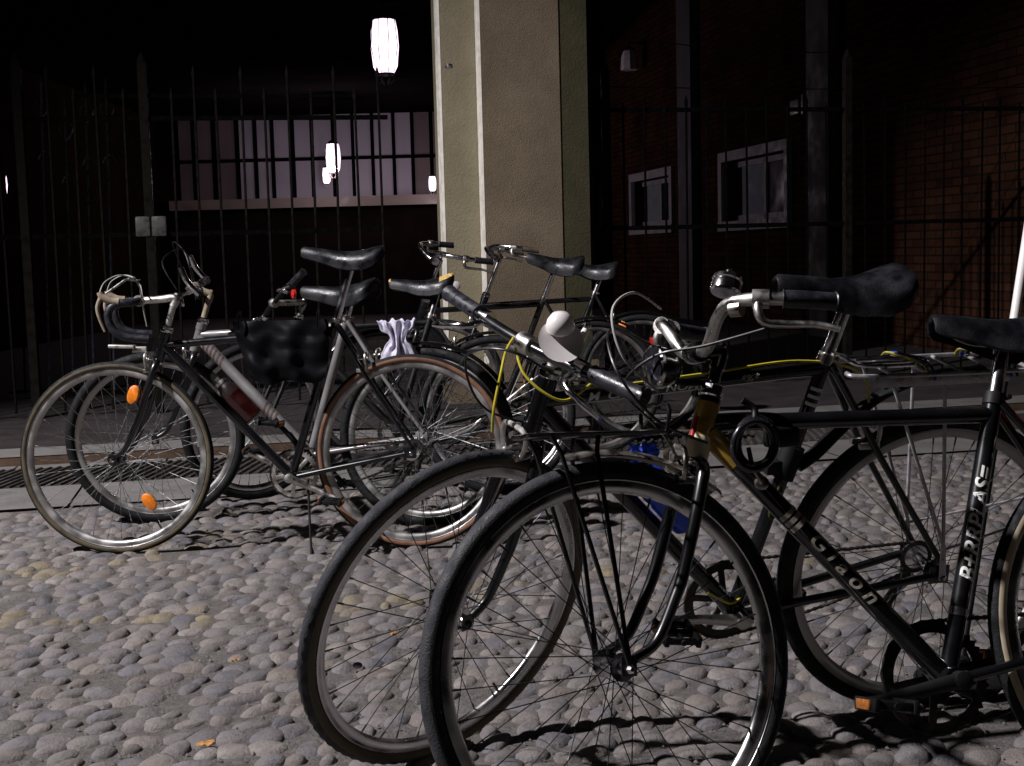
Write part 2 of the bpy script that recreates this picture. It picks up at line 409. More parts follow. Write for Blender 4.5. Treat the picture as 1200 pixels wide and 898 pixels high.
# tall spear-headed side railing far left, blue light painted into its bar colour
sp_root = empty('spear_railing', MX.Translation(at(90, 480, 9.6))); tag(sp_root, 'tall spear-tipped railing with curled ornaments at far left', 'railing')
sb = sp_root.matrix_world.translation.copy(); spm = mat('blue_lit_bar', (.16, .20, .26), .35, .5, .3, 30)
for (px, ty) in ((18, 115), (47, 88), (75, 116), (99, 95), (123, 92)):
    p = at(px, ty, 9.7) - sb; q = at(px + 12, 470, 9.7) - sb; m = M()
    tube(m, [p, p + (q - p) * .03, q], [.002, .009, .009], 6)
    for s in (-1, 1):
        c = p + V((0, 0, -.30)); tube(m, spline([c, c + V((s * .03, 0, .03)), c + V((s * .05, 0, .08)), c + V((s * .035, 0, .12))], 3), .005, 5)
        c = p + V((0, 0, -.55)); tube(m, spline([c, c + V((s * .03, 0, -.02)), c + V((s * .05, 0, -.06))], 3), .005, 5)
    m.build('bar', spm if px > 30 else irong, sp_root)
m = M(); tube(m, [at(5, 140, 9.7) - sb, at(140, 136, 9.7) - sb], .008, 6); m.build('rail', iron, sp_root)
m = M(); tube(m, [at(12, 460, 9.7) - sb, at(150, 452, 9.7) - sb], .008, 6); m.build('rail', iron, sp_root)

# ---------------------------------------------------------------- brick building on the right
WA = GA + pi / 2
WP = V((4.3, 9.5, 0)); WD = V((cos(WA), sin(WA), 0)); WN = V((-sin(WA), cos(WA), 0))   # WN points left
if WN.x > 0: WN = -WN
def wl(px, py, off=0):
    P = WP + WN * off; return onwall(px, py, P, math.degrees(WA))
bb = empty('brick_building', MX.Translation(WP) @ MX.Rotation(WA, 4, 'Z')); tag(bb, 'dark red brick building with white framed windows and grey pilasters behind the right railing', 'building')
inv = bb.matrix_world.inverted()
def brickmat():
    m = D.materials.new('brick'); m.use_nodes = True; N = m.node_tree.nodes; L = m.node_tree.links; b = N['Principled BSDF']
    tc = N.new('ShaderNodeTexCoord'); sx = N.new('ShaderNodeSeparateXYZ'); cx = N.new('ShaderNodeCombineXYZ')
    L.new(tc.outputs['Object'], sx.inputs[0]); L.new(sx.outputs[0], cx.inputs[0]); L.new(sx.outputs[2], cx.inputs[1])
    br = N.new('ShaderNodeTexBrick'); br.inputs['Scale'].default_value = 1; br.inputs['Brick Width'].default_value = .27; br.inputs['Row Height'].default_value = .075
    br.inputs['Mortar Size'].default_value = .008; br.inputs['Color1'].default_value = (.058, .024, .014, 1); br.inputs['Color2'].default_value = (.034, .015, .010, 1); br.inputs['Mortar'].default_value = (.015, .012, .010, 1)
    L.new(cx.outputs[0], br.inputs['Vector']); nz = N.new('ShaderNodeTexNoise'); nz.inputs['Scale'].default_value = 1.4; nz.inputs['Detail'].default_value = 8
    L.new(tc.outputs['Object'], nz.inputs['Vector']); mr = N.new('ShaderNodeMapRange'); mr.inputs[1].default_value = .3; mr.inputs[2].default_value = .7; mr.inputs[3].default_value = .55; mr.inputs[4].default_value = 1.3
    L.new(nz.outputs['Fac'], mr.inputs[0]); mx = N.new('ShaderNodeMix'); mx.data_type = 'RGBA'; mx.blend_type = 'MULTIPLY'; mx.inputs[0].default_value = 1
    L.new(br.outputs['Color'], mx.inputs[6]); L.new(mr.outputs[0], mx.inputs[7]); L.new(mx.outputs[2], b.inputs['Base Color']); b.inputs['Roughness'].default_value = .9; b.inputs['Specular IOR Level'].default_value = 0
    bp = N.new('ShaderNodeBump'); bp.inputs['Strength'].default_value = .6; bp.inputs['Distance'].default_value = .01; L.new(br.outputs['Fac'], bp.inputs['Height']); bp.invert = True
    L.new(bp.outputs[0], b.inputs['Normal']); return m
# local frame: x along the wall (away from camera), y = to the left is +WNlocal
sgn = 1 if (inv.to_3x3() @ WN).y > 0 else -1
wins = []
for q in (((845, 182), (928, 160), (845, 272), (928, 266)), ((740, 205), (790, 195), (742, 275), (790, 273)), ((690, 222), (705, 215), (690, 272), (705, 272))):
    a = inv @ wl(*q[0]); b = inv @ wl(*q[1]); c = inv @ wl(*q[2]); d = inv @ wl(*q[3])
    wins.append((min(a.x, b.x) + .12, max(a.x, b.x) - .12, (c.z + d.z) / 2 + .12, (a.z + b.z) / 2 - .12))
wins.sort()
zs0 = min(x[2] for x in wins); zs1 = max(x[3] for x in wins)
m = M()
def wallrect(xa, xb, za, zb): m.add([(xa, 0, za), (xb, 0, za), (xb, 0, zb), (xa, 0, zb)], [(0, 1, 2, 3)])
xc = -8
for (xa, xb, za, zb) in wins:
    wallrect(xc, xa, 0, 12); wallrect(xa, xb, 0, za); wallrect(xa, xb, zb, 12)
    r = -sgn * .22                                            # reveals
    m.add([(xa, 0, za), (xa, 0, zb), (xa, r, zb), (xa, r, za)], [(0, 1, 2, 3)]); m.add([(xb, 0, za), (xb, 0, zb), (xb, r, zb), (xb, r, za)], [(0, 1, 2, 3)])
    m.add([(xa, 0, za), (xb, 0, za), (xb, r, za), (xa, r, za)], [(0, 1, 2, 3)]); m.add([(xa, 0, zb), (xb, 0, zb), (xb, r, zb), (xa, r, zb)], [(0, 1, 2, 3)])
    xc = xb
wallrect(xc, 60, 0, 12)
m.build('wall', brickmat(), bb, smooth=False)
frm = mat('window_frame_paint', (.30, .29, .31), .6, 0, .15, 10); pane = mat('dark_pane', (.012, .016, .03), .12, 0, .2, 3); curt = mat('pale_blind', (.20, .24, .27), .8, 0, .2, 6)
for i, (xa, xb, za, zb) in enumerate(wins):
    W = xb - xa; H = zb - za; y0 = sgn * .02; m = M(); t = .12
    for (c, s) in (((xa + W / 2, y0, zb + t / 2), (W + 2 * t, .06, t)), ((xa + W / 2, y0, za - t / 2), (W + 2 * t, .08, t)), ((xa - t / 2, y0, za + H / 2), (t, .06, H - .002)), ((xb + t / 2, y0, za + H / 2), (t, .06, H - .002))): box(m, c, s)
    wn = m.build('window', frm, bb, smooth=False)
    y1 = -sgn * .17; m = M(); box(m, (xa + W / 2, y1, za + H / 2), (W, .01, H)); m.build('pane', pane, wn, smooth=False)
    m = M()
    for (c, s) in (((xa + W * .5, y1 + sgn * .02, za + H / 2), (.06, .03, H)), ((xa + W / 2, y1 + sgn * .02, zb - .04), (W, .03, .07)), ((xa + W / 2, y1 + sgn * .02, za + .04), (W, .03, .07))): box(m, c, s)
    m.build('sash', frm, wn, smooth=False)
    m = M(); box(m, (xa + W * .72, y1 + sgn * .008, za + H * .52), (W * .36, .004, H * .86)); m.build('blind', curt, wn, smooth=False)
pilm = mat('grey_pilaster', (.075, .072, .08), .85, 0, .15, 4)
for (pa, pb) in ((957, 983), (804, 820)):
    a = inv @ wl(pa, 200); b = inv @ wl(pb, 200); m = M()
    box(m, ((a.x + b.x) / 2, sgn * .06, 6), (abs(a.x - b.x), .12, 12)); m.build('pilaster', pilm, bb, smooth=False)
a = inv @ wl(935, 126); m = M(); box(m, (a.x, sgn * .03, a.z), (.22, .04, .16), .01); box(m, (a.x - .22, sgn * .03, a.z + .01), (.05, .05, .22), .01)
m.build('wall_plate', mat('dull_enamel_plate', (.28, .27, .26), .4, .2, .4, 60), bb)
# unlit wall lantern
wlm = empty('wall_lantern', MX.Translation(wl(737, 60, .25))); tag(wlm, 'unlit glass wall lantern high on the brick building', 'lantern')
m = M(); lathe(m, [(.13, -.28), (.12, -.1), (.085, .0), (.06, .02)], (0, 0, 0), (0, 0, 1), 8); m.build('glass_shade', mat('unlit_lantern_glass', (.75, .70, .74), .3, 0, .15, 20), wlm, sharp=20)
m = M(); tube(m, [V((0, 0, .02)), V((0, 0, .12)), V((.28, 0, .12))], .014, 6); lathe(m, [(.10, .02), (.04, .06)], (0, 0, 0), (0, 0, 1), 8); m.build('bracket', iron, wlm)

# ---------------------------------------------------------------- courtyard building at the back left
FY = 22.0
cy = empty('courtyard_building', MX.Translation((-3.5, FY, .05))); tag(cy, 'dark courtyard building with a lit glazed gallery seen through the left railing', 'building')
cb = V((-3.5, FY, .05)); dk = mat('dark_render', (.010, .006, .006), .9, 0, .3, 2, spec=0)
def F(px, py, dy=0): return at(px, py, FY + dy) - cb
m = M(); a = F(-300, -60); b = F(690, -60)
gx0, gx1 = F(280, 200).x, F(524, 200).x; gz0, gz1 = F(390, 232).z, F(390, 131).z
wz0, wz1 = -.1, 7.2
for (xa, xb, za, zb) in ((a.x, F(208, 200).x, wz0, wz1), (gx1, b.x, wz0, wz1), (F(208, 200).x, gx1, wz0, gz0), (F(208, 200).x, gx1, gz1, wz1)):
    m.add([(xa, 0, za), (xb, 0, za), (xb, 0, zb), (xa, 0, zb)], [(0, 1, 2, 3)])
m.build('wall', dk, cy, smooth=False)
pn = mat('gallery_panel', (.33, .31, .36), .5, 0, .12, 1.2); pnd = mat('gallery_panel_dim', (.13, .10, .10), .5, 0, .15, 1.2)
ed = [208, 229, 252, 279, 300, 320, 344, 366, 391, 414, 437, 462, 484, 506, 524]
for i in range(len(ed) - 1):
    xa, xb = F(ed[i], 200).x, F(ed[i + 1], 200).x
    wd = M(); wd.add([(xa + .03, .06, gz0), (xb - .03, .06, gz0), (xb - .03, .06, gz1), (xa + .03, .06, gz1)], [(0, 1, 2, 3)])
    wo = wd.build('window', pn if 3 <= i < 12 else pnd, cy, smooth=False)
    m = M(); h = gz1 - gz0
    box(m, (xa, .03, gz0 + h / 2), (.030, .06, h)); box(m, ((xa + xb) / 2, .035, gz0 + h * .46), (xb - xa - .05, .05, .05)); m.build('mullion', iron, wo, smooth=False)
sill = mat('gallery_sill', (.17, .14, .12), .7, 0, .2, 3)
m = M(); zz = F(390, 238).z; box(m, ((F(205, 200).x + F(515, 200).x) / 2, -.25, zz), (F(515, 200).x - F(205, 200).x, .5, .16)); m.build('sill', sill, cy, smooth=False)
m = M(); zz = F(390, 125).z; box(m, ((F(200, 200).x + F(515, 200).x) / 2, -.25, zz), (F(515, 200).x - F(200, 200).x, .5, .10)); m.build('cornice', sill, cy, smooth=False)
for z_, px0 in ((F(390, 98).z, 200), (F(390, 60).z, 200)):
    m = M(); box(m, ((F(px0, 200).x + F(515, 200).x) / 2, -.1, z_), (F(515, 200).x - F(px0, 200).x, .12, .05)); m.build('beam', iron, cy, smooth=False)
# covered passage roof in front of it
rf = M(); zr = at(300, 6, 12).z; box(rf, (-3.3, 17.2, zr + .25), (6.6, 10.4, .3)); o = rf.build('passage_roof', mat('roof_underside', (.005, .004, .0045), .9, 0, .2, 2, spec=0), smooth=False)
tag(o, 'flat concrete roof edge over the courtyard passage at top left', 'roof')
lm = empty('side_wall', MX.Translation((-4.3, 12, 0))); tag(lm, 'dark brown brick side wall at the far left edge', 'wall')
m = M(); box(m, (-1.7, 4.5, 4), (.3, 18, 8)); m.build('wall', mat('dark_brown_wall', (.012, .006, .005), .9, 0, .3, 3, spec=0), lm, smooth=False)

# lanterns
glow = D.materials.new('lantern_glow'); glow.use_nodes = True; gb = glow.node_tree.nodes['Principled BSDF']
gb.inputs['Base Color'].default_value = (.8, .75, .78, 1); gb.inputs['Emission Color'].default_value = (1, .74, .93, 1); gb.inputs['Emission Strength'].default_value = 2.3
def lantern(px, y0, y1, Y, label, power, shape=1):
    t = at(px, y0, Y); b = at(px, y1, Y); h = (t - b).length; e = empty('lantern', MX.Translation(b)); tag(e, label, 'lantern', 'lit lanterns hanging in the courtyard')
    r = h * .27; m = M()
    lathe(m, [(r * .62, 0), (r * .86, h * .12), (r, h * .5), (r * .94, h * .8), (r * .8, h)], (0, 0, 0), (0, 0, 1), 8); m.build('glass_shade', glow, e, sharp=20)
    m = M(); lathe(m, [(r * .86, h * 1.005), (r * .5, h * 1.10), (r * .12, h * 1.16)], (0, 0, 0), (0, 0, 1), 8)
    for k in range(8):
        an = 2 * pi * (k + .5) / 8; d = V((cos(an), sin(an), 0)); tube(m, [d * r * .66, d * r * 1.02 + V((0, 0, h * .5)), d * r * .84 + V((0, 0, h))], r * .03, 4)
    lathe(m, [(r * .66, -h * .04), (r * .66, -.001)], (0, 0, 0), (0, 0, 1), 8)
    for k in range(6):
        an = 2 * pi * k / 6; d = V((cos(an), sin(an), 0)); tube(m, [d * r * .6 + V((0, 0, -h * .04)), d * r * .62 + V((0, 0, -h * .13)), d * r * .3 + V((0, 0, -h * .2))], r * .06, 4)
    m.build('cage', mat('lantern_metal', (.05, .04, .04), .5, .5, .3, 20), e)
    m = M(); tube(m, [V((0, 0, h * 1.16)), V((0, 0, zr + .1 - b.z if Y < 20 else h * 2))], .008, 5); m.build('hanging_rod', iron, e)
    l = D.lights.new('lantern_bulb', 'POINT'); l.energy = power; l.color = (1, .80, .90); l.shadow_soft_size = .1
    lob = D.objects.new('lantern_bulb', l); C.objects.link(lob); lob.parent = e; lob.location = (0, -r * 1.6, -h * .45)
lantern(452, 24, 86, 12.4, 'largest and nearest lit lantern hanging just left of the pillar', .9)
lantern(391, 169, 202, 19.0, 'lit lantern hanging in front of the pale gallery windows', 65)
lantern(383, 197, 215, 20.8, 'faint small lantern standing in for a reflection in the gallery windows', 8)  # added lantern and bulb stand for a reflection in the gallery glass
lantern(507, 207, 224, 21.0, 'small lit lantern close to the left side of the pillar', 8)
lantern(2, 203, 232, 15.4, 'lit lantern cut off by the left edge of the photo', 6)

# ================================================================ BICYCLES
RW = .34
def rot(p, o, a, t):
    return o + MX.Rotation(t, 3, a) @ (V(p) - o)

def wheel(parent, name, c, xf, tw=.032, wall=None, rub=RUB, rimm=RIM, spk=SPK, nsp=36, tread=0, hubm=CHR, hubw=.05, R=RW, phase=0., rear=False, deep=.0):
    e = empty(name); e.parent = parent
    fr = [xf(V(c)), xf(V(c) + V((1, 0, 0))), xf(V(c) + V((0, 1, 0))), xf(V(c) + V((0, 0, 1)))]
    a, b, d = fr[1] - fr[0], fr[2] - fr[0], fr[3] - fr[0]
    e.matrix_local = MX(((a.x, b.x, d.x, fr[0].x), (a.y, b.y, d.y, fr[0].y), (a.z, b.z, d.z, fr[0].z), (0, 0, 0, 1)))
    r0 = R - tw / 2; seg = 288 if tread else 96; cs = 16; vs = []; fs = []; mi = []
    for i in range(seg):
        t = 2 * pi * i / seg
        for j in range(cs):
            p = 2 * pi * j / cs; rr = tw / 2
            outer = cos(p)
            if tread and outer > .25 and ((i // 2) % 2 == (j % 2)): rr -= .0016
            if tread and outer > .9: rr += .0008
            rad = r0 + rr * cos(p) * (1.05 if outer > 0 else .9); y = rr * sin(p) * 1.02
            vs.append((rad * cos(t), y, rad * sin(t)))
    for i in range(seg):
        for j in range(cs):
            k = (i + 1) % seg; fs.append((i * cs + j, i * cs + (j + 1) % cs, k * cs + (j + 1) % cs, k * cs + j))
            mi.append(1 if wall and cos(2 * pi * (j + .5) / cs) < .45 else 0)
    m = M(); m.v = vs; m.f = fs; m.m = mi; m.build('tyre', [rub, wall or rub], e, sharp=60)
    rr = R - tw
    m = M(); lathe(m, [(rr + .004, -.0125), (rr + .003, -.010), (rr - .004, -.011), (rr - .014 - deep, -.0085), (rr - .019 - deep, -.003), (rr - .019 - deep, .003), (rr - .014 - deep, .0085), (rr - .004, .011), (rr + .003, .010), (rr + .004, .0125), (rr - .004, .0)], (0, 0, 0), (0, 1, 0), 96, closed=True)
    m.build('rim', rimm, e, sharp=50)
    m = M(); fr_ = .024 if not rear else .028
    lathe(m, [(.005, -hubw - .012), (.005, -hubw), (.011, -hubw), (.012, -hubw * .72), (fr_, -hubw * .70), (fr_, -hubw * .64), (.012, -hubw * .58), (.011, 0), (.012, hubw * .58), (fr_, hubw * .64), (fr_, hubw * .70), (.012, hubw * .72), (.011, hubw), (.005, hubw), (.005, hubw + .012)], (0, 0, 0), (0, 1, 0), 18)
    m.build('hub', hubm, e, sharp=35)
    m = M()
    for s in (-1, 1): lathe(m, [(.0085, s * (hubw + .006)), (.0085, s * (hubw + .014)), (.004, s * (hubw + .020))], (0, 0, 0), (0, 1, 0), 6)
    m.build('axle_nut', CHR, e, sharp=20)
    # spokes: crossed pattern, each spoke an object sharing one of four meshes
    half = nsp // 2; src = {}
    for k in range(nsp):
        side = 1 if k % 2 else -1; cr = 1 if (k // 2) % 2 else -1; key = (side, cr)
        if key not in src:
            ph = 0; off = cr * R_(62); fy = side * hubw * .67
            A = V((cos(off) * (fr_ - .003), fy, sin(off) * (fr_ - .003))); B = V((rr - .016 - deep, side * .002, 0))
            m = M(); tube(m, [A, A.lerp(B, .93), A.lerp(B, .935), B], [.0010, .0010, .0019, .0019], 5)
            s = m.build('spoke', spk, e, sharp=60); src[key] = s
        else: s = src[key].copy(); C.objects.link(s); s.parent = e
        s.rotation_euler = (0, phase + 2 * pi * k / nsp, 0)
    m = M(); tube(m, [V((cos(4.2) * (rr - .018), 0, sin(4.2) * (rr - .018))), V((cos(4.2) * (rr - .052), 0, sin(4.2) * (rr - .052)))], .003, 6); m.build('valve', DRV, e)
    return e

def spoke_reflector(w, ang, rad=.19, material=AMB, y=.014):
    c = V((cos(ang) * rad, y, sin(ang) * rad)); t = V((-sin(ang), 0, cos(ang))); r_ = V((cos(ang), 0, sin(ang)))
    m = M(); vs = []; n = 20
    for k, (yy, sc) in enumerate(((-.004, 1), (.003, 1), (.006, .82))):
        for j in range(n):
            an = 2 * pi * j / n; vs.append(c + t * .020 * cos(an) * sc + r_ * .034 * (abs(sin(an)) ** .8) * (1 if sin(an) > 0 else -1) * sc + V((0, yy, 0)))
    fs = [(k * n + j, k * n + (j + 1) % n, (k + 1) * n + (j + 1) % n, (k + 1) * n + j) for k in range(2) for j in range(n)]
    fs += [tuple(range(n)), tuple(2 * n + j for j in range(n))]
    m.add(vs, fs); m.build('wheel_reflector', material, w, sharp=30)

def saddle_mesh(L=.27, wid=.078, tail=.013, dip=.012, fat=1.0):
    st = [(-.00, .016, .010, .026), (.03, .022, .015, .036), (.25, .026, .010, .045), (.45, .036, .002, .055), (.62, .058, .002, .062), (.78, .96 * wid / 1, .008, .066), (.90, wid, .016, .060), (.975, wid * .85, .019, .045), (1.0, wid * .6, .016, .028)]
    n = 14; vs = []; fs = []
    for (t, hw, dz, dep) in st:
        x = L * (.5 - t)                       # nose forward
        for j in range(n + 1):
            a = -1 + 2 * j / n
            ang = a * pi / 2 * 1.18
            y = hw * sin(max(-pi / 2, min(pi / 2, ang)))
            z = dz + tail * t * t - dep * fat * (1 - cos(ang * .92)) * .92
            if abs(ang) > pi / 2: y *= .96
            vs.append(V((x, y, z)))
        for j in range(n + 1):                 # inner skin so it has thickness
            v = vs[-(n + 1)]; vs.append(V((v.x * .97, v.y * .9, v.z - .004 - .004 * (1 - abs(v.y) / hw))))
    w = 2 * (n + 1)
    for i in range(len(st) - 1):
        for j in range(n):
            a = i * w + j; fs.append((a, a + 1, a + w + 1, a + w)); b = a + n + 1; fs.append((b, b + w, b + w + 1, b + 1))
        for j in (0, n): a = i * w + j; fs.append((a, a + w, a + w + n + 1, a + n + 1))
    for i in (0, len(st) - 1):
        for j in range(n): a = i * w + j; fs.append((a, a + n + 1, a + n + 2, a + 1))
    return vs, fs

def make_bike(sp):
    X, Y, yaw, lean, steer, fc, cs, bbz, ha, rake, st, sl, hl, ht = sp['q']
    z0 = sp.get('z', 0)
    mw = MX.Translation((X, Y, z0)) @ MX.Rotation(R_(yaw), 4, 'Z') @ MX.Rotation(-R_(lean), 4, 'X')
    b = empty('bicycle', mw); tag(b, sp['label'], 'bicycle', 'bicycles parked side by side')
    bpy.context.view_layer.update()
    hax, sta, ste = R_(ha), R_(st), R_(steer)
    hf = V((math.sqrt(fc ** 2 - (RW - bbz) ** 2), 0, RW)); hr = V((-math.sqrt(cs ** 2 - (RW - bbz) ** 2), 0, RW))
    ax = V((-cos(hax), 0, sin(hax))); n = V((sin(hax), 0, cos(hax))); o0 = hf - n * rake
    S = lambda p: rot(p, o0, ax, ste)
    I = lambda p: V(p)
    stv = V((-cos(sta), 0, sin(sta))); BB = V((0, 0, bbz)); SC = BB + stv * sl
    info = dict(b=b, S=S, BB=BB, SC=SC, o=o0, ax=ax, n=n, hf=hf, hr=hr, stv=stv, mw=mw, sp=sp)
    fm = sp.get('frame', BLK); rt_ = sp.get('tube', .0145); dt = sp.get('dtube', rt_ + .002)
    HL = o0 + ax * (hl + .02); HT = o0 + ax * (ht - .03); TT = HT - ax * .035; DT = HL + ax * .045
    # frame
    m = M(); tube(m, [HL, HT], .018, 16); 
    for q in (HL, HT): tube(m, [q - ax * .012, q + ax * .012], .0205, 16)
    ttj = BB + stv * (sl - sp.get('drop', .03))
    if sp.get('sloped'): ttj = BB + stv * (sl - sp['sloped'])
    tube(m, [DT, BB + (DT - BB).normalized() * .015], dt, 16); tube(m, [BB, SC], rt_, 16)
    if not sp.get('step'): tube(m, [TT, ttj], sp.get('ttube', rt_ - .001), 16)
    else:
        tube(m, spline([TT - ax * .06, TT.lerp(BB, .35) + V((0, 0, .03)), BB + stv * sl * .5], 8), rt_, 14)
    lathe(m, [(.021, -.036), (.022, -.03), (.022, .03), (.021, .036)], BB, (0, 1, 0), 20)
    for s in (-1, 1):
        h = hr + V((0, s * .062, 0))
        tube(m, spline([BB + V((-.02, s * .022, 0)), BB.lerp(hr, .35) + V((0, s * .034, 0)), h + V((.02, 0, 0))], 5), [.0105, .008], 10)
        tube(m, spline([SC + V((-.006, s * .014, -.012)), SC.lerp(hr, .22) + V((0, s * .028, 0)), SC.lerp(hr, .45) + V((0, s * .042, 0)), h + V((-.004, 0, .022))], 5), [.0085, .0065], 10)
        box(m, h + V((.004, 0, .004)), (.045, .004, .04), .001)
    tube(m, [SC.lerp(hr, .27) + V((0, -.033, 0)), SC.lerp(hr, .27) + V((0, .033, 0))], .006, 8)
    m.build('frame', fm, b)
    # seat clamp bolt, headset
    for q, d in ((HL, -1), (HT, 1)):
        m = M(); lathe(m, [(.0185, 0), (.022, .004), (.0225, .012), (.018, .016)], q + ax * d * .012, ax * d, 20)
        if d > 0: lathe(m, [(.021, .0), (.021, .008), (.016, .012)], HT + ax * .026, ax, 6)
        m.build('headset', CHR, b, xf=S, sharp=30)
    m = M(); lathe(m, [(rt_ + .0035, -.012), (rt_ + .0035, .010)], SC, stv, 18); tube(m, [SC + V((-.02, -.02, 0)), SC + V((-.02, .02, 0))], .005, 8); m.build('seat_clamp', sp.get('clampm', CHRD), b)
    # fork
    m = M(); cr = o0 + ax * (hl - .004)
    tube(m, [cr - ax * .01, cr + ax * .012], .021, 14)
    lw = sp.get('leg', .047)
    for s in (-1, 1):
        tube(m, spline([cr + V((0, s * .010, .006)), cr + V((0, s * .030, -.004)), cr - ax * .045 + V((0, s * (lw - .004), 0)), o0 + ax * (hl * .5) + V((0, s * (lw + .003), 0)), o0 + ax * .13 + n * .006 + V((0, s * (lw + .005), 0)), o0 + ax * .055 + n * rake * .35 + V((0, s * (lw + .006), 0)), hf + ax * .018 - n * rake * .12 + V((0, s * (lw + .007), 0))], 5), [.0135, .0085], 12)
        box(m, hf + V((0, s * (lw + .007), 0)) + ax * .004, (.028, .004, .034), .001)
    m.build('fork', sp.get('forkm', fm), b, xf=S)
    # wheels
    info['fw'] = wheel(b, 'front_wheel', hf, S, hubw=lw + .002, phase=sp.get('ph', 0), **sp.get('wk', {}))
    info['rw'] = wheel(b, 'rear_wheel', hr, I, hubw=.058, rear=True, phase=sp.get('ph', 0) + .1, **sp.get('wkr', sp.get('wk', {})))
    # seat post and saddle
    SH = sp['saddle_z']; d = (SH - SC.z) / stv.z; top = SC + stv * max(d - .045, .02)
    m = M(); tube(m, [SC - stv * .02, top], .013, 16); lathe(m, [(.018, -.022), (.018, .022)], top + V((0, 0, .005)), (0, 1, 0), 14); box(m, top + V((0, 0, .006)), (.05, .03, .018), .004)
    m.build('seat_post', CHR, b)
    sad = empty('saddle'); sad.parent = b; sad.location = top + V((sp.get('sfwd', .0), 0, .045)); sad.rotation_euler = (0, R_(sp.get('stilt', 0)), 0)
    vs, fs = saddle_mesh(**sp.get('sk', {})); m = M(); m.add(vs, fs); m.build('cover', sp.get('sadm', LEA), sad, sharp=70)
    m = M()
    for s in (-1, 1): tube(m, spline([V((.115, s * .006, -.012)), V((.06, s * .018, -.035)), V((0, s * .022, -.040)), V((-.05, s * .024, -.034)), V((-.10, s * .045, -.012))], 5), .0035, 8)
    m.build('rails', sp.get('railm', CHRD), sad)
    if sp.get('springs'):
        for s in (-1, 1):
            m = M(); c0 = V((-.095, s * .045, -.065)); tube(m, [c0 + V((.016 * cos(t * .7), .016 * sin(t * .7), .0014 * t)) for t in range(38)], .0028, 6); m.build('spring', CHR, sad)
    info['sad'] = sad
    # stem
    hs, e_ = sp['hs'], sp['ext']; K = o0 + ax * hs; Cc = K + V((e_, 0, sp.get('rise', .0)))
    m = M(); tube(m, [HT + ax * .02, K - ax * .012], .0112, 14); tube(m, spline([K - ax * .03, K, K.lerp(Cc, .4), Cc], 5), [.014, .0125], 12)
    lathe(m, [(.0185, -.018), (.0195, -.015), (.0195, .015), (.0185, .018)], Cc, (0, 1, 0), 16); lathe(m, [(.009, 0), (.006, .006)], K + ax * .012, ax, 6)
    m.build('stem', sp.get('stemm', CHR), b, xf=S)
    info['C'] = Cc
    bt, by = R_(sp.get('bar_tilt', 0)), R_(sp.get('bar_yaw', 0))
    def H(p): return S(Cc + MX.Rotation(bt, 3, V((1, 0, 0))) @ (MX.Rotation(by, 3, V((0, 0, 1))) @ V(p)))
    info['H'] = H
    bar = empty('handlebar'); bar.parent = b; info['bar'] = bar
    kind = sp['bar']; bm_ = sp.get('barm', CHR)
    def lever(s, p0, out, fwd=.05, ln=.11, material=ALU, drop=.02, rr=.0055):
        p0 = V(p0); m = M()
        lathe(m, [(.0165, -.012), (.0165, .012)], H(p0), H(p0 + V(out)) - H(p0), 14)
        q = [p0, p0 + V((fwd * .6, 0, -.008)), p0 + V((fwd, 0, -.012)) + V(out) * .02, p0 + V((fwd, 0, -.012 - drop * .4)) + V(out) * (ln * .5), p0 + V((fwd * .85, 0, -.012 - drop)) + V(out) * ln]
        tube(m, spline([H(x) for x in q], 5), [rr * 1.4, rr * 1.3, rr * 1.2, rr] * 5 + [rr], 10); m.build('brake_lever', material, bar)
    def grip(pts, r=.0155, material=GRIP):
        m = M(); P = spline([H(p) for p in pts], 5); k = len(P)
        tube(m, P, [r * (1.12 if i in (0, k - 1) else 1 + .02 * (i % 2)) for i in range(k)], 16); m.build('grip', material, bar)
    if kind == 'flat':
        w_ = sp.get('bw', .29); sw = sp.get('sweep', .02)
        pts = [(-sw, -w_, 0), (-sw * .4, -w_ * .6, 0), (0, -.05, 0), (0, .05, 0), (-sw * .4, w_ * .6, 0), (-sw, w_, 0)]
        m = M(); tube(m, spline([H(p) for p in pts], 5), .0112, 12); m.build('bar', bm_, bar)
        for s in (-1, 1):
            grip([(-sw, s * w_, 0), (-sw * .75, s * (w_ - .06), 0), (-sw * .55, s * (w_ - .12), 0)])
            lever(s, (-sw * .45, s * (w_ - .145), -.0), (0, s, 0), .055, .105, sp.get('levm', CHR), .03)
        if sp.get('barends'):
            for s in (-1, 1):
                m = M(); tube(m, spline([H((-sw, s * (w_ + .008), 0)), H((.04 - sw, s * (w_ + .008), .05)), H((.06 - sw, s * (w_ - .0), .10))], 5), .011, 12); m.build('bar_end', CHR, bar)
    elif kind == 'city':
        half = [(0, .0, 0), (0, .04, .004), (.004, .085, .048), (-.002, .122, .070), (-.032, .165, .070), (-.075, .193, .066), (-.145, .212, .060)]
        if sp.get('half'): half = sp['half']
        pts = [(p[0], -p[1], p[2]) for p in reversed(half[1:])] + half
        m = M(); tube(m, spline([H(p) for p in pts], 6), .0112, 14); m.build('bar', bm_, bar)
        for s in (-1, 1):
            g3 = [(p[0], s * p[1], p[2]) for p in half[-3:]]
            gg = spline([V(p) for p in g3], 4); grip([tuple(p) for p in gg[3:]], .0150, sp.get('gripm', GRIP))
            a_ = V(g3[0]); bq = V(g3[1]); dr = (bq - a_).normalized()
            m = M(); lathe(m, [(.0165, -.014), (.0165, .014)], H(a_), H(a_ + dr) - H(a_), 14)
            dn = V((0, 0, -1)) if sp.get('lev_down', True) else V((0, s * .6, -.6))
            q = [a_, a_ + dn * .018 + V((.012, s * .008, 0)), a_ + dn * .040 + V((.004, s * .012, 0)), a_ + dn * .042 + dr * .04, a_ + dn * .042 + dr * .085, a_ + dn * .050 + dr * .125]
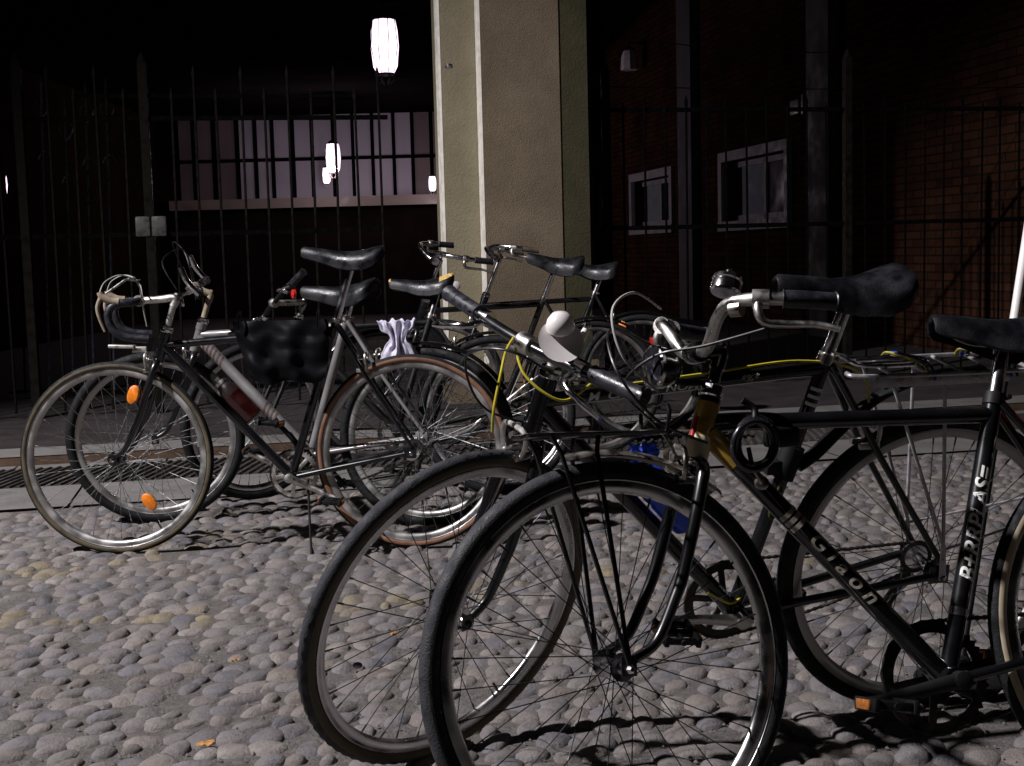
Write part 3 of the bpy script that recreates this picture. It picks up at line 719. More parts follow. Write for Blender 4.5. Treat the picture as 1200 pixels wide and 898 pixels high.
            tube(m, spline([H(x) for x in q], 5), [.008, .007, .0065, .006, .0048], 10, flat=.8) if False else tube(m, spline([H(x) for x in q], 5), [.0085, .0055], 10)
            m.build('brake_lever', sp.get('levm', ALU), bar)
    elif kind == 'drop':
        half = [(0, 0, 0), (0, .10, 0), (0, .165, .0), (.02, .195, -.002), (.07, .20, -.006), (.095, .20, -.035), (.085, .20, -.085), (.045, .20, -.115), (-.03, .20, -.125)]
        pts = [(p[0], -p[1], p[2]) for p in reversed(half[1:])] + half
        m = M(); tube(m, spline([H(p) for p in pts], 6), .0135, 12); m.build('bar', GRIP, bar)
        for s in (-1, 1):
            y = s * .20
            m = M(); tube(m, spline([H(p) for p in ((.060, y, .0), (.088, y, .006), (.112, y, .022), (.118, y, .036))], 5), [.015, .017, .016, .010], 12); 
            hd = m.build('hood', HOOD, bar)
            m = M(); tube(m, spline([H(p) for p in ((.115, y, .018), (.128, y, -.015), (.122, y, -.055), (.108, y, -.095))], 5), [.0085, .0075, .007, .0045], 10); m.build('brake_lever', HOOD, bar)
            m = M(); tube(m, spline([H(p) for p in ((.118, y, .036), (.10, y * .9, .07), (.05, y * .7, .09), (.0, y * .35, .06), (-.01, y * .1, -.02), (-.02, 0, -.09))], 6), .0022, 6); m.build('brake_cable', CABG, bar)
    # brakes
    def caliper(c, d, xf, material):
        m = M(); c = V(c)
        for s in (-1, 1):
            tube(m, spline([c + V((0, s * .004, .02)), c + V((0, s * .03, .014)), c + V((0, s * .034, -.012)), c + V((0, s * .024, -.038))], 5), [.006, .0045], 8)
            box(m, c + V((-d * .012, s * .018, -.040)), (.045, .011, .013), .002)
        tube(m, [c, c - V((d * .04, 0, 0))], .004, 8); lathe(m, [(.008, 0), (.008, .008)], c, (d, 0, 0), 10)
        m.build('brake_caliper', material, b, xf=xf)
    if sp.get('brakes', True):
        cm = sp.get('calm', ALU)
        cf = o0 + ax * (hl + .0) + n * .038; caliper(cf, 1, S, cm)
        q = hr + (SC.lerp(hr, .27) - hr).normalized() * .375; caliper(q + V((-.03, 0, 0)), -1, I, cm)
    # cranks, pedals, chain
    CR_ = R_(sp.get('crank', 200)); dv = V((cos(CR_), 0, sin(CR_)))
    for s, dd in ((1, dv), (-1, -dv)):
        m = M(); a_ = BB + V((0, s * .055, 0)); e = a_ + dd * .17 + V((0, s * .012, 0))
        tube(m, [a_ - dd * .012, a_ + dd * .02, a_ + dd * .09, e - dd * .01, e + dd * .012], [.015, .014, .0105, .0105, .012], 12, flat=.62, flatdir=(0, 1, 0))
        lathe(m, [(.016, -.012), (.016, .010), (.010, .012)], a_, (0, s, 0), 16); cr_o = m.build('crank_arm', sp.get('crm', ALU), b)
        pc = e + V((0, s * .055, 0)); m = M(); tube(m, [e, pc + V((0, s * .045, 0))], .006, 8)
        pv = V((1, 0, .12)).normalized()
        for k in (-1, 1):
            box(m, pc + pv * (.033 * k), (.010, .085, .022), .002, pv, (0, 1, 0))
        box(m, pc, (.06, .012, .014), .002, pv, (0, 1, 0)); box(m, pc - V((0, .036, 0)), (.06, .008, .014), .002, pv, (0, 1, 0)); box(m, pc + V((0, .036, 0)), (.06, .008, .014), .002, pv, (0, 1, 0))
        po = m.build('pedal', sp.get('pedm', BLKM), cr_o)
        for k in (-1, 1):
            m = M(); box(m, pc + pv * (.040 * k), (.005, .05, .016), .001, pv, (0, 1, 0)); m.build('pedal_reflector', mat('dull_amber', (.28, .09, .015), .5, 0, .4, 150), po)
    rr = sp.get('ring', .09); cyy = -.045; nt_ = 46; m = M(); vs = []
    for (rad, yy) in ((rr, -.0015), (rr, .0015)):
        for i in range(nt_ * 2):
            t = pi * i / nt_; q = rad + (.004 if i % 2 else -.003); vs.append(BB + V((q * cos(t), cyy + yy, q * sin(t))))
    for yy in (-.0015, .0015):
        for i in range(nt_ * 2):
            t = pi * i / nt_; vs.append(BB + V((rr * .80 * cos(t), cyy + yy, rr * .80 * sin(t))))
    k = nt_ * 2; fs = []
    for i in range(k):
        j = (i + 1) % k; fs += [(i, j, k + j, k + i), (2 * k + i, 3 * k + i, 3 * k + j, 2 * k + j), (i, 2 * k + i, 2 * k + j, j), (k + i, k + j, 3 * k + j, 3 * k + i)]
    m.add(vs, fs)
    for i in range(5):
        t = 2 * pi * i / 5 + CR_; d5 = V((cos(t), 0, sin(t))); box(m, BB + V((0, cyy - .002, 0)) + d5 * rr * .45, (rr * .78, .005, .014), .001, d5, (0, 1, 0))
    m.build('chainring', sp.get('ringm', ALU), b, sharp=30)
    m = M(); r2 = .032; A_ = BB + V((0, cyy, 0)); B_ = hr + V((0, cyy, 0)); n_seg = 60
    for sgn_ in (1, -1):
        p0 = A_ + V((0, 0, sgn_ * rr)); p1 = B_ + V((0, 0, sgn_ * r2)); P = [p0.lerp(p1, i / n_seg) - V((0, 0, (.012 * sin(pi * i / n_seg) if sgn_ < 0 else 0))) for i in range(n_seg + 1)]
        tube(m, P, [.0048 if i % 2 else .0030 for i in range(n_seg + 1)], 6)
    tube(m, [A_ + V((rr * cos(t), 0, rr * sin(t))) for t in [pi / 2 - pi * i / 24 for i in range(25)]], [.0048 if i % 2 else .003 for i in range(25)], 6)
    m.build('chain', DRV, b)
    m = M()
    for i in range(sp.get('cogs', 1)): lathe(m, [(.010, 0), (r2 + .006 - i * .003, 0), (r2 + .006 - i * .003, .002), (.010, .002)], hr + V((0, cyy + .006 - i * .0045, 0)), (0, 1, 0), 24)
    m.build('sprocket', DRV, b)
    if sp.get('cogs', 1) > 1:
        m = M(); q = hr + V((.01, cyy - .012, -.035)); box(m, q, (.02, .02, .035), .003)
        for (dx, dz) in ((.012, -.03), (.045, -.085)): lathe(m, [(.018, -.003), (.018, .003)], q + V((dx, .004, dz)), (0, 1, 0), 12)
        for yy in (-.004, .012): tube(m, [q + V((.012, yy, -.03)), q + V((.045, yy, -.085))], .008, 8, flat=.3, flatdir=(0, 1, 0))
        m.build('derailleur', DRV, b)
    # mudguards
    def guard(name, c, a0, a1, xf, material, stays=True, wd=.045):
        m = M(); nA = 40; nC = 8; vs = []; fs = []
        for i in range(nA + 1):
            t = R_(a0 + (a1 - a0) * i / nA)
            for L_ in (0, 1):
                for j in range(nC + 1):
                    u_ = -1 + 2 * j / nC; r_ = RW + .020 - .010 * u_ * u_ - L_ * .0018
                    vs.append(V(c) + V((r_ * cos(t), u_ * wd / 2, r_ * sin(t))))
        w2 = 2 * (nC + 1)
        for i in range(nA):
            for j in range(nC):
                a_ = i * w2 + j; fs.append((a_, a_ + 1, a_ + w2 + 1, a_ + w2)); q = a_ + nC + 1; fs.append((q, q + w2, q + w2 + 1, q + 1))
            for j in (0, nC): a_ = i * w2 + j; fs.append((a_, a_ + w2, a_ + w2 + nC + 1, a_ + nC + 1))
        m.add(vs, fs); g = m.build(name, material, b, xf=xf, sharp=60)
        if stays:
            tt = R_(a1 * .75 + a0 * .25); 
            for s in (-1, 1):
                m = M(); tube(m, [V(c) + V((0, s * .062, .01)), V(c) + V(((RW + .008) * cos(tt), s * wd / 2, (RW + .008) * sin(tt)))], .0022, 6)
                o = m.build('stay', SPKC if material != BLK else SPK, g, xf=xf)
        return g
    for g in sp.get('guards', []):
        guard('mudguard', hf if g[0] == 'f' else hr, g[1], g[2], S if g[0] == 'f' else I, g[3], g[4] if len(g) > 4 else True)
    info['guard'] = guard
    return info

def local(info, p): return info['mw'].inverted() @ p
def cable(info, pts, r, material, name='brake_cable', n=8):
    """pts in world space"""
    m = M(); tube(m, spline([local(info, p) for p in pts], n), r, 8); return m.build(name, material, info['b'])

# ---- A: the nearest bicycle
A = make_bike(dict(q=(.754, 2.129, 188.658, -15.36, 14.524, .598, .435, .273, 71.324, .061, 72.477, .511, .369, .508), label='nearest black bicycle with gold head tube, silver bell and white lettered seat tube',
    frame=BLK, saddle_z=.90, sfwd=.0, stilt=-2, sk=dict(L=.27, wid=.095, fat=1.1), hs=.575, ext=.05, rise=.0, bar='city', barm=ALU, stemm=BLK, levm=ALU, dtube=.0185, tube=.016, springs=False,
    crank=-8, ring=.098, crm=BLKM, ringm=DRV, clampm=BLKM, wk=dict(tw=.035, rub=RUBD, wall=RUB, rimm=RIM, spk=SPK), wkr=dict(tw=.034, rub=RUB, wall=CRM, rimm=RIM, spk=SPKC), ph=.05, calm=CHRD))
S, H = A['S'], A['H']
hd0, hd1 = A['o'] + A['ax'] * .385, A['o'] + A['ax'] * .482
ht_ = empty('head_tube_paint'); ht_.parent = A['b']
m = M(); tube(m, [hd0 - A['ax'] * .008, hd0.lerp(hd1, .35)], .0212, 20); m.build('cream_band', CRP, ht_)
m = M(); tube(m, [hd0.lerp(hd1, .355), hd0.lerp(hd1, .98)], .0208, 20); m.build('gold_band', GOLD, ht_)
m = M(); c = hd0.lerp(hd1, .5); tube(m, [c - A['ax'] * .02 + V((.0175, .009, 0)), c + A['ax'] * .022 + V((.0175, .009, 0))], .006, 10); m.build('badge', REDP, ht_)
m = M(); q0 = A['o'] + A['ax'] * .434; dd = (A['BB'] - q0).normalized(); tube(m, [q0 + dd * .012, q0 + dd * .05, q0 + dd * .085], [.0198, .0197, .0192], 16); m.build('gold_lug', GOLD, ht_)
OUT = V((0, 1, 0))
wraptext(A['b'], 'B+RRPLAS=', .041, A['BB'] + A['stv'] * .275, A['stv'], OUT, .016, WHT, stretch=1.0)
q1 = A['o'] + A['ax'] * .434; dd = (A['BB'] - q1)
wraptext(A['b'], 'G i a o n', .040, q1 + dd * .56, dd, OUT, .0185, DEC, stretch=1.1)
for k in range(3):
    c = q1 + dd * (.335 + .022 * k); m = M(); dn = dd.normalized(); vs = []
    for j in range(9):
        t = -1.1 + 2.2 * j / 8; u_ = OUT * cos(t) + dn.cross(OUT) * sin(t); vs += [c + u_ * .0198, c + dn * .009 + u_ * .0198]
    m.add(vs, [(2 * j, 2 * j + 2, 2 * j + 3, 2 * j + 1) for j in range(8)]); m.build('stripe', DEC, A['b'], smooth=False)
m = M(); lathe(m, [(.0172, -.007), (.0172, .007)], A['BB'] + A['stv'] * .118, A['stv'], 20); m.build('seat_tube_band', CHR, A['b'])
# shift lever on the down tube
c = q1 + dd * .225; m = M(); lathe(m, [(.011, .015), (.012, .02), (.012, .028), (.007, .031)], c, OUT, 16); tube(m, [c + OUT * .03, c + OUT * .034 + V((.018, 0, .03)), c + OUT * .036 + V((.022, 0, .062))], [.006, .0045, .004], 8); m.build('shift_lever', CHRD, A['b'])
m = M(); tube(m, [c + OUT * .018, A['BB'] + V((.02, .012, -.022))], .0012, 5); m.build('shift_cable', SPKC, A['b'])
# bell
bell = empty('bell'); bell.parent = A['bar']
bc = H((-.008, .100, .102)); bn = (H((-.02, .105, .15)) - H((.012, .105, .06))).normalized()
bn = (bn + (H((0, 1, 0)) - H((0, 0, 0))) * -.1).normalized()
m = M(); lathe(m, [(.024, -.014), (.0265, -.010), (.0265, .002), (.024, .008), (.0265, .010), (.024, .017), (.015, .022), (.003, .024)], bc, bn, 28); m.build('dome', CHR, bell, sharp=30)
m = M(); lathe(m, [(.006, .0), (.007, .006), (.004, .010)], bc + bn * .022, bn, 12); m.build('cap', CHR, bell)
m = M(); lathe(m, [(.0135, -.01), (.0135, .01)], H((-.006, .13, .058)), H((-.03, .17, .056)) - H((-.006, .13, .058)), 14); m.build('clamp', CHRD, bell)
# front lamp: black round with chrome rim
lamp = empty('head_lamp'); lamp.parent = A['b']
lc = A['o'] + A['ax'] * .56 + V((.125, 0, -.012)); 
m = M(); lathe(m, [(.012, -.045), (.026, -.034), (.036, -.012), (.038, .004)], lc, (1, 0, .05), 24); m.build('shell', BLK, lamp, xf=S)
m = M(); lathe(m, [(.0395, .002), (.0400, .008), (.037, .011), (.036, .009)], lc, (1, 0, .05), 24, closed=True); m.build('trim_ring', CHR, lamp, xf=S)
m = M(); lathe(m, [(.036, .008), (.028, .013), (.004, .016)], lc, (1, 0, .05), 24); m.build('lens', mat('lamp_lens', (.012, .012, .016), .1, 0, .2, 60, coat=1), lamp, xf=S)
m = M(); tube(m, spline([A['o'] + A['ax'] * .52, A['o'] + A['ax'] * .53 + V((.06, 0, -.01)), lc + V((-.02, 0, -.02))], 4), .006, 8); m.build('bracket', BLKM, lamp, xf=S)
# front rack of black wire with a strip of bare metal guard below
rack = empty('front_rack'); rack.parent = A['b']
tz = A['hf'].z + RW + .045; xa, xb = A['hf'].x - .10, A['hf'].x + .13
fr = M()
tube(fr, spline([V((xa, -.045, tz)), V((xb, -.045, tz)), V((xb + .012, 0, tz)), V((xb, .045, tz)), V((xa, .045, tz))], 4), .0042, 8)
for k in range(4): x_ = xa + (xb - xa) * k / 3; tube(fr, [V((x_, -.045, tz)), V((x_, .045, tz))], .0034, 6)
tube(fr, spline([V((xa, -.045, tz)), V((xa - .005, -.045, tz + .045)), V((xa - .005, .045, tz + .045)), V((xa, .045, tz))], 4), .004, 8)
fr.build('platform', BLK, rack, xf=S)
for s in (-1, 1):
    m = M(); tube(m, [A['hf'] + V((.0, s * .062, .0)), V((xb - .03, s * .05, tz - .03)), V((xb - .015, s * .047, tz))], .0042, 8); m.build('stay', BLK, rack, xf=S)
    m = M(); tube(m, [A['hf'] + V((.0, s * .062, .0)), V((A['hf'].x + .035, s * .05, tz - .03)), V((A['hf'].x + .03, s * .047, tz))], .0042, 8); m.build('stay', BLK, rack, xf=S)
A['guard']('mudguard', A['hf'], 78, 128, S, CHRD, False, .04)
# cables around the bars
cw = lambda *p: A['mw'] @ S(A['C'] + V(p))
cable(A, [A['mw'] @ H((-.035, .175, .02)), cw(.04, .10, .0), cw(.10, .03, -.01), cw(.13, -.03, -.06), cw(.07, -.01, -.14), cw(.03, 0, -.22)], .0026, CAB)
cable(A, [A['mw'] @ H((-.035, -.175, .02)), cw(.06, -.13, .05), cw(.15, -.04, .04), cw(.17, .03, -.04), cw(.10, .03, -.12), cw(.0, .02, -.16)], .0026, CAB)
cable(A, [cw(.02, -.08, .09), cw(.10, -.03, .11), cw(.17, .02, .07), cw(.16, .03, -.01), cw(.09, .02, -.07)], .0024, CABG, 'shift_cable')
m = M(); cc = A['sad']
tube(m, spline([V((-.10, -.05, -.055)), V((-.13, -.045, -.085)), V((-.135, .045, -.085)), V((-.10, .05, -.055))], 5), .02, 10); m.build('spring_bar', CHRD, cc)
m = M(); c = A['SC'] + V((-.055, .02, -.03)); lathe(m, [(.004, -.004), (.020, 0), (.020, .008), (.015, .012)], c, (-.6, .8, 0), 16); m.build('rear_reflector', REDR, A['b'])

# ---- B: second bicycle with flat bars and yellow cables
B = make_bike(dict(q=(.436, 2.706, 192.666, 11.061, 27.441, .61, .441, .274, 72.357, .049, 73.08, .56, .374, .512), label='black flat-bar bicycle with yellow brake cables and rear rack behind the nearest one',
    frame=BLK, saddle_z=.965, sfwd=.02, stilt=-1, sk=dict(L=.275, wid=.088), hs=.57, ext=.085, rise=.01, bar='flat', bw=.285, sweep=.03, barm=BLK, stemm=ALU, levm=CHR, tube=.0150, ttube=.0145, drop=.02,
    crank=8, ring=.088, crm=ALU, ringm=DRV, cogs=6, wk=dict(tw=.034, tread=1, rub=RUBD, wall=OLV, rimm=RIM, spk=SPK), wkr=dict(tw=.034, rub=RUB, wall=RUB, rimm=RIMG, spk=SPK), ph=.12))
S, H = B['S'], B['H']
tt0 = B['o'] + B['ax'] * .447; tt1 = B['BB'] + B['stv'] * .54
d_ = tt1 - tt0
wraptext(B['b'], 'M  CA', .024, tt0 + d_ * .22, d_, OUT, .0145, WHT, stretch=1.2)
wraptext(B['b'], 'NOMO', .024, tt0 + d_ * .50, d_, OUT, .0145, WHT, stretch=1.2)
wraptext(B['b'], '*%*', .022, tt0 + d_ * .72, d_, OUT, .0145, DEC, stretch=1.1)
for k in range(3):
    c = B['BB'] + B['stv'] * (.46 + k * .016); m = M(); vs = []
    for j in range(9):
        t = -1.1 + 2.2 * j / 8; u_ = OUT * cos(t) + B['stv'].cross(OUT) * sin(t); vs += [c + u_ * .0162, c + B['stv'] * .007 + u_ * .0162]
    m.add(vs, [(2 * j, 2 * j + 2, 2 * j + 3, 2 * j + 1) for j in range(8)]); m.build('stripe', WHT, B['b'], smooth=False)
OLD = mat('olive_decal', (.10, .11, .03), .5, 0, .5, 60)
wraptext(B['b'], 'OLMO', .03, B['BB'] + B['stv'] * .27, -B['stv'], OUT, .015, OLD, stretch=1.3)
hw = lambda *p: B['mw'] @ H(p)
bc_ = lambda p: B['mw'] @ V(p)
Yb = (B['mw'] @ H((.02, 0, 0))).y
aw = lambda px, py, d=0: at(px, py, Yb + d)
cable(B, [aw(604, 408), aw(614, 438, -.02), aw(640, 462, -.03), aw(664, 469, -.02), aw(690, 452, .02), aw(708, 436, .04), bc_(tt0 + d_ * .2 + V((0, .010, .019))), bc_(tt0 + d_ * .55 + V((0, .008, .019))), bc_(tt0 + d_ * .9 + V((0, .006, .022))), bc_(B['SC'] + V((-.07, .012, -.03))), bc_(B['SC'].lerp(B['hr'], .24) + V((-.035, .01, 0)))], .0027, YEL)
cable(B, [aw(602, 396), aw(593, 412, -.01), aw(587, 438, -.02), aw(579, 478, -.02), aw(577, 506, 0)], .0027, YEL)
cable(B, [hw(.03, .12, -.01), hw(.10, .06, .03), hw(.11, -.04, -.02), hw(.05, -.04, -.14), bc_(tt0 + V((-.05, 0, -.06)))], .0024, CAB, 'shift_cable')
m = M(); e0 = B['BB'] + V((.015, .02, .024)); tube(m, spline([e0 + V((.05, 0, .03)), e0, e0 + V((-.03, -.01, .01))], 4), .003, 8); m.build('shift_cable', YEL, B['b'])
# white plastic horn on the bar
horn = empty('horn'); horn.parent = B['bar']
hc = H((.02, .112, .050)); hcam = (((B['mw'].inverted() @ V((.1, 0, 1.0))) - hc).normalized() + V((-.2, .1, .55))).normalized()
m = M(); lathe(m, [(.006, -.035), (.010, -.02), (.020, -.008), (.040, .002), (.041, .004), (.036, .003), (.004, .0015)], hc, hcam, 30); m.build('bell_mouth', WPL, horn, sharp=50)
hup = (MX.Rotation(0, 3, 'X') @ V((0, 0, 1)))
m = M(); c2 = hc + V((0, .006, .036)) - hcam * .014; lathe(m, [(.002, .026), (.014, .023), (.023, .012), (.026, 0), (.023, -.010), (.010, -.018)], c2, V((.1, .1, 1)), 22); m.build('bulb', WPL, horn)
m = M(); side = hcam.cross(V((0, 0, 1))).normalized(); tube(m, spline([hc - side * -.0 + V((0, 0, .0)) - hcam * .02, hc - hcam * .02 - side * .035 + V((0, 0, .004)), hc - hcam * .02 - side * .052 + V((0, 0, .030))], 4), [.010, .007], 10); tube(m, [hc - hcam * .02, H((.0, .085, 0))], .007, 8); m.build('bracket', WPL, horn)
m = M(); lathe(m, [(.006, 0), (.008, .006), (.005, .012)], hc - hcam * .02 - side * .052 + V((0, 0, .030)), V((0, 0, 1)), 12); m.build('knob', CHR, horn)
# rear rack with spring clip and elastic straps
rk = empty('rear_rack'); rk.parent = B['b']; zt = B['hr'].z + RW + .105; xf_, xe = B['SC'].x - .03, B['hr'].x - .19
WR = mat('grey_coated_wire', (.50, .48, .50), .4, .6, .2, 40)
m = M(); tube(m, spline([V((xf_, .03, zt)), V((xf_ - .05, .06, zt)), V((xe, .062, zt)), V((xe - .02, 0, zt)), V((xe, -.062, zt)), V((xf_ - .05, -.06, zt)), V((xf_, -.03, zt))], 5), .0048, 8)
for k in range(5): x_ = xf_ - .05 + (xe - xf_ + .05) * (k + .5) / 5; tube(m, [V((x_, -.061, zt)), V((x_, .061, zt))], .004, 8)
box(m, (xf_ * .55 + xe * .45, .064, zt - .012), (.30, .003, .022), .001); m.build('platform', WR, rk)
m = M(); tube(m, spline([V((xf_ - .04, .03, zt + .014)), V((xf_ + .015, .035, zt + .035)), V((xf_ + .02, -.035, zt + .035)), V((xf_ - .04, -.03, zt + .014)), V((xf_ - .16, -.03, zt + .012)), V((xf_ - .19, 0, zt + .012)), V((xf_ - .16, .03, zt + .012))], 5, True), .0042, 8, closed=True)
tube(m, spline([V((xf_ - .04, .012, zt + .013)), V((xf_ - .15, .012, zt + .013)), V((xf_ - .16, 0, zt + .013)), V((xf_ - .15, -.012, zt + .013)), V((xf_ - .04, -.012, zt + .013))], 4), .0036, 8); m.build('spring_clip', CHR, rk)
for s in (-1, 1):
    m = M(); J = B['hr'] + V((.01, s * .075, .075)); tube(m, [V((xf_ - .08, s * .061, zt)), J], .0040, 8); tube(m, [V((xf_ - .20, s * .061, zt)), J], .0040, 8); tube(m, [J, B['hr'] + V((.0, s * .07, -.005))], [.0065, .0085], 8, flat=.5, flatdir=(0, 1, 0)); m.build('strut', WR, rk)
    m = M(); tube(m, [J + V((0, 0, -.01)), B['hr'] + V((-.33, s * .04, .13))], .0028, 8); m.build('stay', WR, rk)
STR = {'y': mat('yellow_strap', (.50, .44, .08), .6, 0, .2, 60), 'b': mat('blue_strap', (.03, .08, .45), .6, 0, .2, 60), 'k': mat('black_strap', (.02, .02, .02), .7)}
for k, (dx, cs_) in enumerate(((.13, 'y'), (.142, 'b'), (.30, 'y'), (.312, 'b'), (.325, 'k'))):
    m = M(); tube(m, spline([V((xf_ - dx, -.066, zt - .004)), V((xf_ - dx, -.05, zt + .016)), V((xf_ - dx - .02, 0, zt + .018)), V((xf_ - dx - .03, .05, zt + .014)), V((xf_ - dx - .035, .067, zt - .012))], 5), .0055, 8, flat=.45); m.build('strap', STR[cs_], rk)
# clip-on mudguard behind the seat tube
cl = B['BB'] + B['stv'] * .335; m = M()
tube(m, [cl + B['stv'] * -.035, cl + B['stv'] * .035], .024, 14); box(m, cl + V((.03, 0, -.008)), (.04, .03, .03), .004); cg = m.build('mudguard_clamp', BLKM, B['b'])
m = M(); P = [cl + V((-.02, 0, -.012)), cl + V((-.06, 0, .015)), cl + V((-.12, 0, .075)), cl + V((-.19, 0, .13)), cl + V((-.29, 0, .165)), cl + V((-.42, 0, .175))]
tube(m, spline(P, 6), [.022, .020], 12, flat=.45, flatdir=(0, 0, 1)); m.build('mudguard', BLKM, B['b'])

FIT = {}
# ---- C: left group, front: road bicycle with gum hoods and tan tyre
Cb = make_bike(dict(q=(-.78, 4.511, 178.713, -.934, 1.032, .619, .433, .263, 71.982, .049, 72.043, .564, .367, .493), label='black road bicycle with drop bars, beige brake hoods and tan rear tyre at left',
    frame=BLK, saddle_z=1.035, sfwd=.03, stilt=-4, sk=dict(L=.285, wid=.072), hs=.60, ext=.125, rise=-.006, bar='drop', bar_yaw=14, stemm=ALU, tube=.0145,
    crank=205, ring=.086, crm=ALU, ringm=ALU, cogs=5, wk=dict(tw=.028, rub=RUB, wall=OLV, rimm=RIMG, spk=SPKC, hubm=BLK), wkr=dict(tw=.030, rub=RUB, wall=TAN, rimm=RIMG, spk=SPK), ph=.0, calm=ALU))
spoke_reflector(Cb['fw'], R_(108), .235); spoke_reflector(Cb['fw'], R_(235))
m = M(); S = Cb['S']; c = Cb['o'] + Cb['ax'] * .36 + V((.12, 0, .065)); box(m, c, (.09, .035, .012), .003, (1, 0, .05)); box(m, c + V((-.06, 0, -.012)), (.05, .012, .02), .002); m.build('rack_plate', ALU, Cb['b'], xf=S)
m = M(); H = Cb['H']
tube(m, [H((.10, .20, .03)), H((.035, .19, .075)), H((.015, .02, .070)), H((-.0, -.1, .072))], .0030, 6); tube(m, [H((.115, -.20, .03)), H((.03, -.18, .085)), H((.012, -.02, .080))], .0030, 6); m.build('brake_cable', SPKC, Cb['bar'])
m = M(); c = Cb['BB'] + V((-.06, .03, -.01)); tube(m, [c, c + V((-.015, .07, -.22)), c + V((-.02, .08, -.245))], [.005, .004, .008], 8); m.build('kickstand', BLKM, Cb['b'])
# ---- D
Dk = make_bike(dict(q=(-.78, 4.935, 169.494, -2.154, 21.619, .631, .463, .275, 71.641, .053, 73.0, .54, .362, .50), label='silver framed bicycle with chrome bar ends second in the left group',
    frame=SILV, forkm=BLK, saddle_z=.905, sfwd=.05, stilt=2, sk=dict(L=.30, wid=.10, fat=1.2), hs=.60, ext=.055, rise=.03, bar='flat', bw=.27, sweep=.03, barends=True, barm=BLK, stemm=HOOD, levm=CHR, tube=.016, dtube=.021,
    crank=50, ring=.085, crm=BLKM, ringm=DRV, cogs=6, wk=dict(tw=.040, rub=RUB, wall=RUB, rimm=RIMG, spk=SPKC), guards=[('r', 20, 150, BLK)], ph=.03))
q0 = Dk['o'] + Dk['ax'] * .427; dd = Dk['BB'] - q0
for (a_, n_) in ((.06, 6), (.60, 4)):
    for k in range(n_):
        c = q0 + dd * (a_ + .03 * k); m = M(); dn = dd.normalized(); vs = []
        for j in range(9):
            t = -1.2 + 2.4 * j / 8; u_ = OUT * cos(t) + dn.cross(OUT) * sin(t); vs += [c + dn * (.010 * sin(t)) + u_ * .0222, c + dn * (.007 + .010 * sin(t)) + u_ * .0222]
        m.add(vs, [(2 * j, 2 * j + 2, 2 * j + 3, 2 * j + 1) for j in range(8)]); m.build('stripe', mat('brown_stripe', (.09, .05, .04), .5), Dk['b'], smooth=False)
m = M(); H = Dk['H']; tube(m, spline([H((.05, .26, .02)), H((.10, .2, .12)), H((.03, .05, .15)), H((.0, 0, .02))], 6), .0024, 6); tube(m, spline([H((.05, -.26, .02)), H((.09, -.2, .16)), H((.03, -.05, .12)), H((.0, 0, -.05))], 6), .0024, 6); m.build('brake_cable', CAB, Dk['bar'])
m = M(); lathe(m, [(.002, -.01), (.018, -.006), (.018, .004), (.010, .008)], Dk['sad'].location + V((.17, .03, -.02)), (.8, .6, 0), 14); m.build('reflector', REDR, Dk['b'])
# ---- E
E_ = make_bike(dict(q=(-.50, 5.5, 180, -10, 40, .615, .435, .275, 72, .05, 72.5, .52, .365, .49), label='dark bicycle with yellow trimmed saddle third in the left group',
    frame=BLKM, saddle_z=.92, sfwd=.07, stilt=0, sk=dict(L=.28, wid=.082, fat=1.2), hs=.545, ext=.14, bar='flat', bw=.26, sweep=.02, bar_tilt=34, barm=BLKM, stemm=ALU, levm=CHR,
    crank=100, ring=.085, crm=BLKM, ringm=DRV, wk=dict(tw=.040, rub=RUB, wall=RUB, rimm=RIM, spk=SPKC), guards=[('r', 15, 150, BLK)], ph=.08))
s0 = E_['sad']
for (x_, l_) in ((.115, .035), (-.088, .054)):
    vs, fs = saddle_mesh(L=.28, wid=.082, fat=1.2); m = M()
    keep = [f for f in fs if all(abs(vs[i].x - x_) < l_ and 3 <= i % 30 <= 11 for i in f)]
    used = sorted({i for f in keep for i in f}); ix = {v: k for k, v in enumerate(used)}
    m.add([V((vs[i].x * 1.01, vs[i].y * 1.02, vs[i].z + .0018)) for i in used], [tuple(ix[i] for i in f) for f in keep]); m.build('yellow_panel', LEAY, s0)
m = M(); lathe(m, [(.019, -.006), (.02, .004), (.012, .008)], s0.location + V((-.15, .05, -.03)), (-.3, 1, 0), 14); m.build('reflector', mat('pale_reflector', (.5, .45, .45), .3), E_['b'])
m = M(); lathe(m, [(.014, 0), (.018, .008), (.014, .018), (.002, .02)], s0.location + V((-.02, 0, .018)), (0, 0, 1), 14); m.build('saddle_button', CHR, s0)
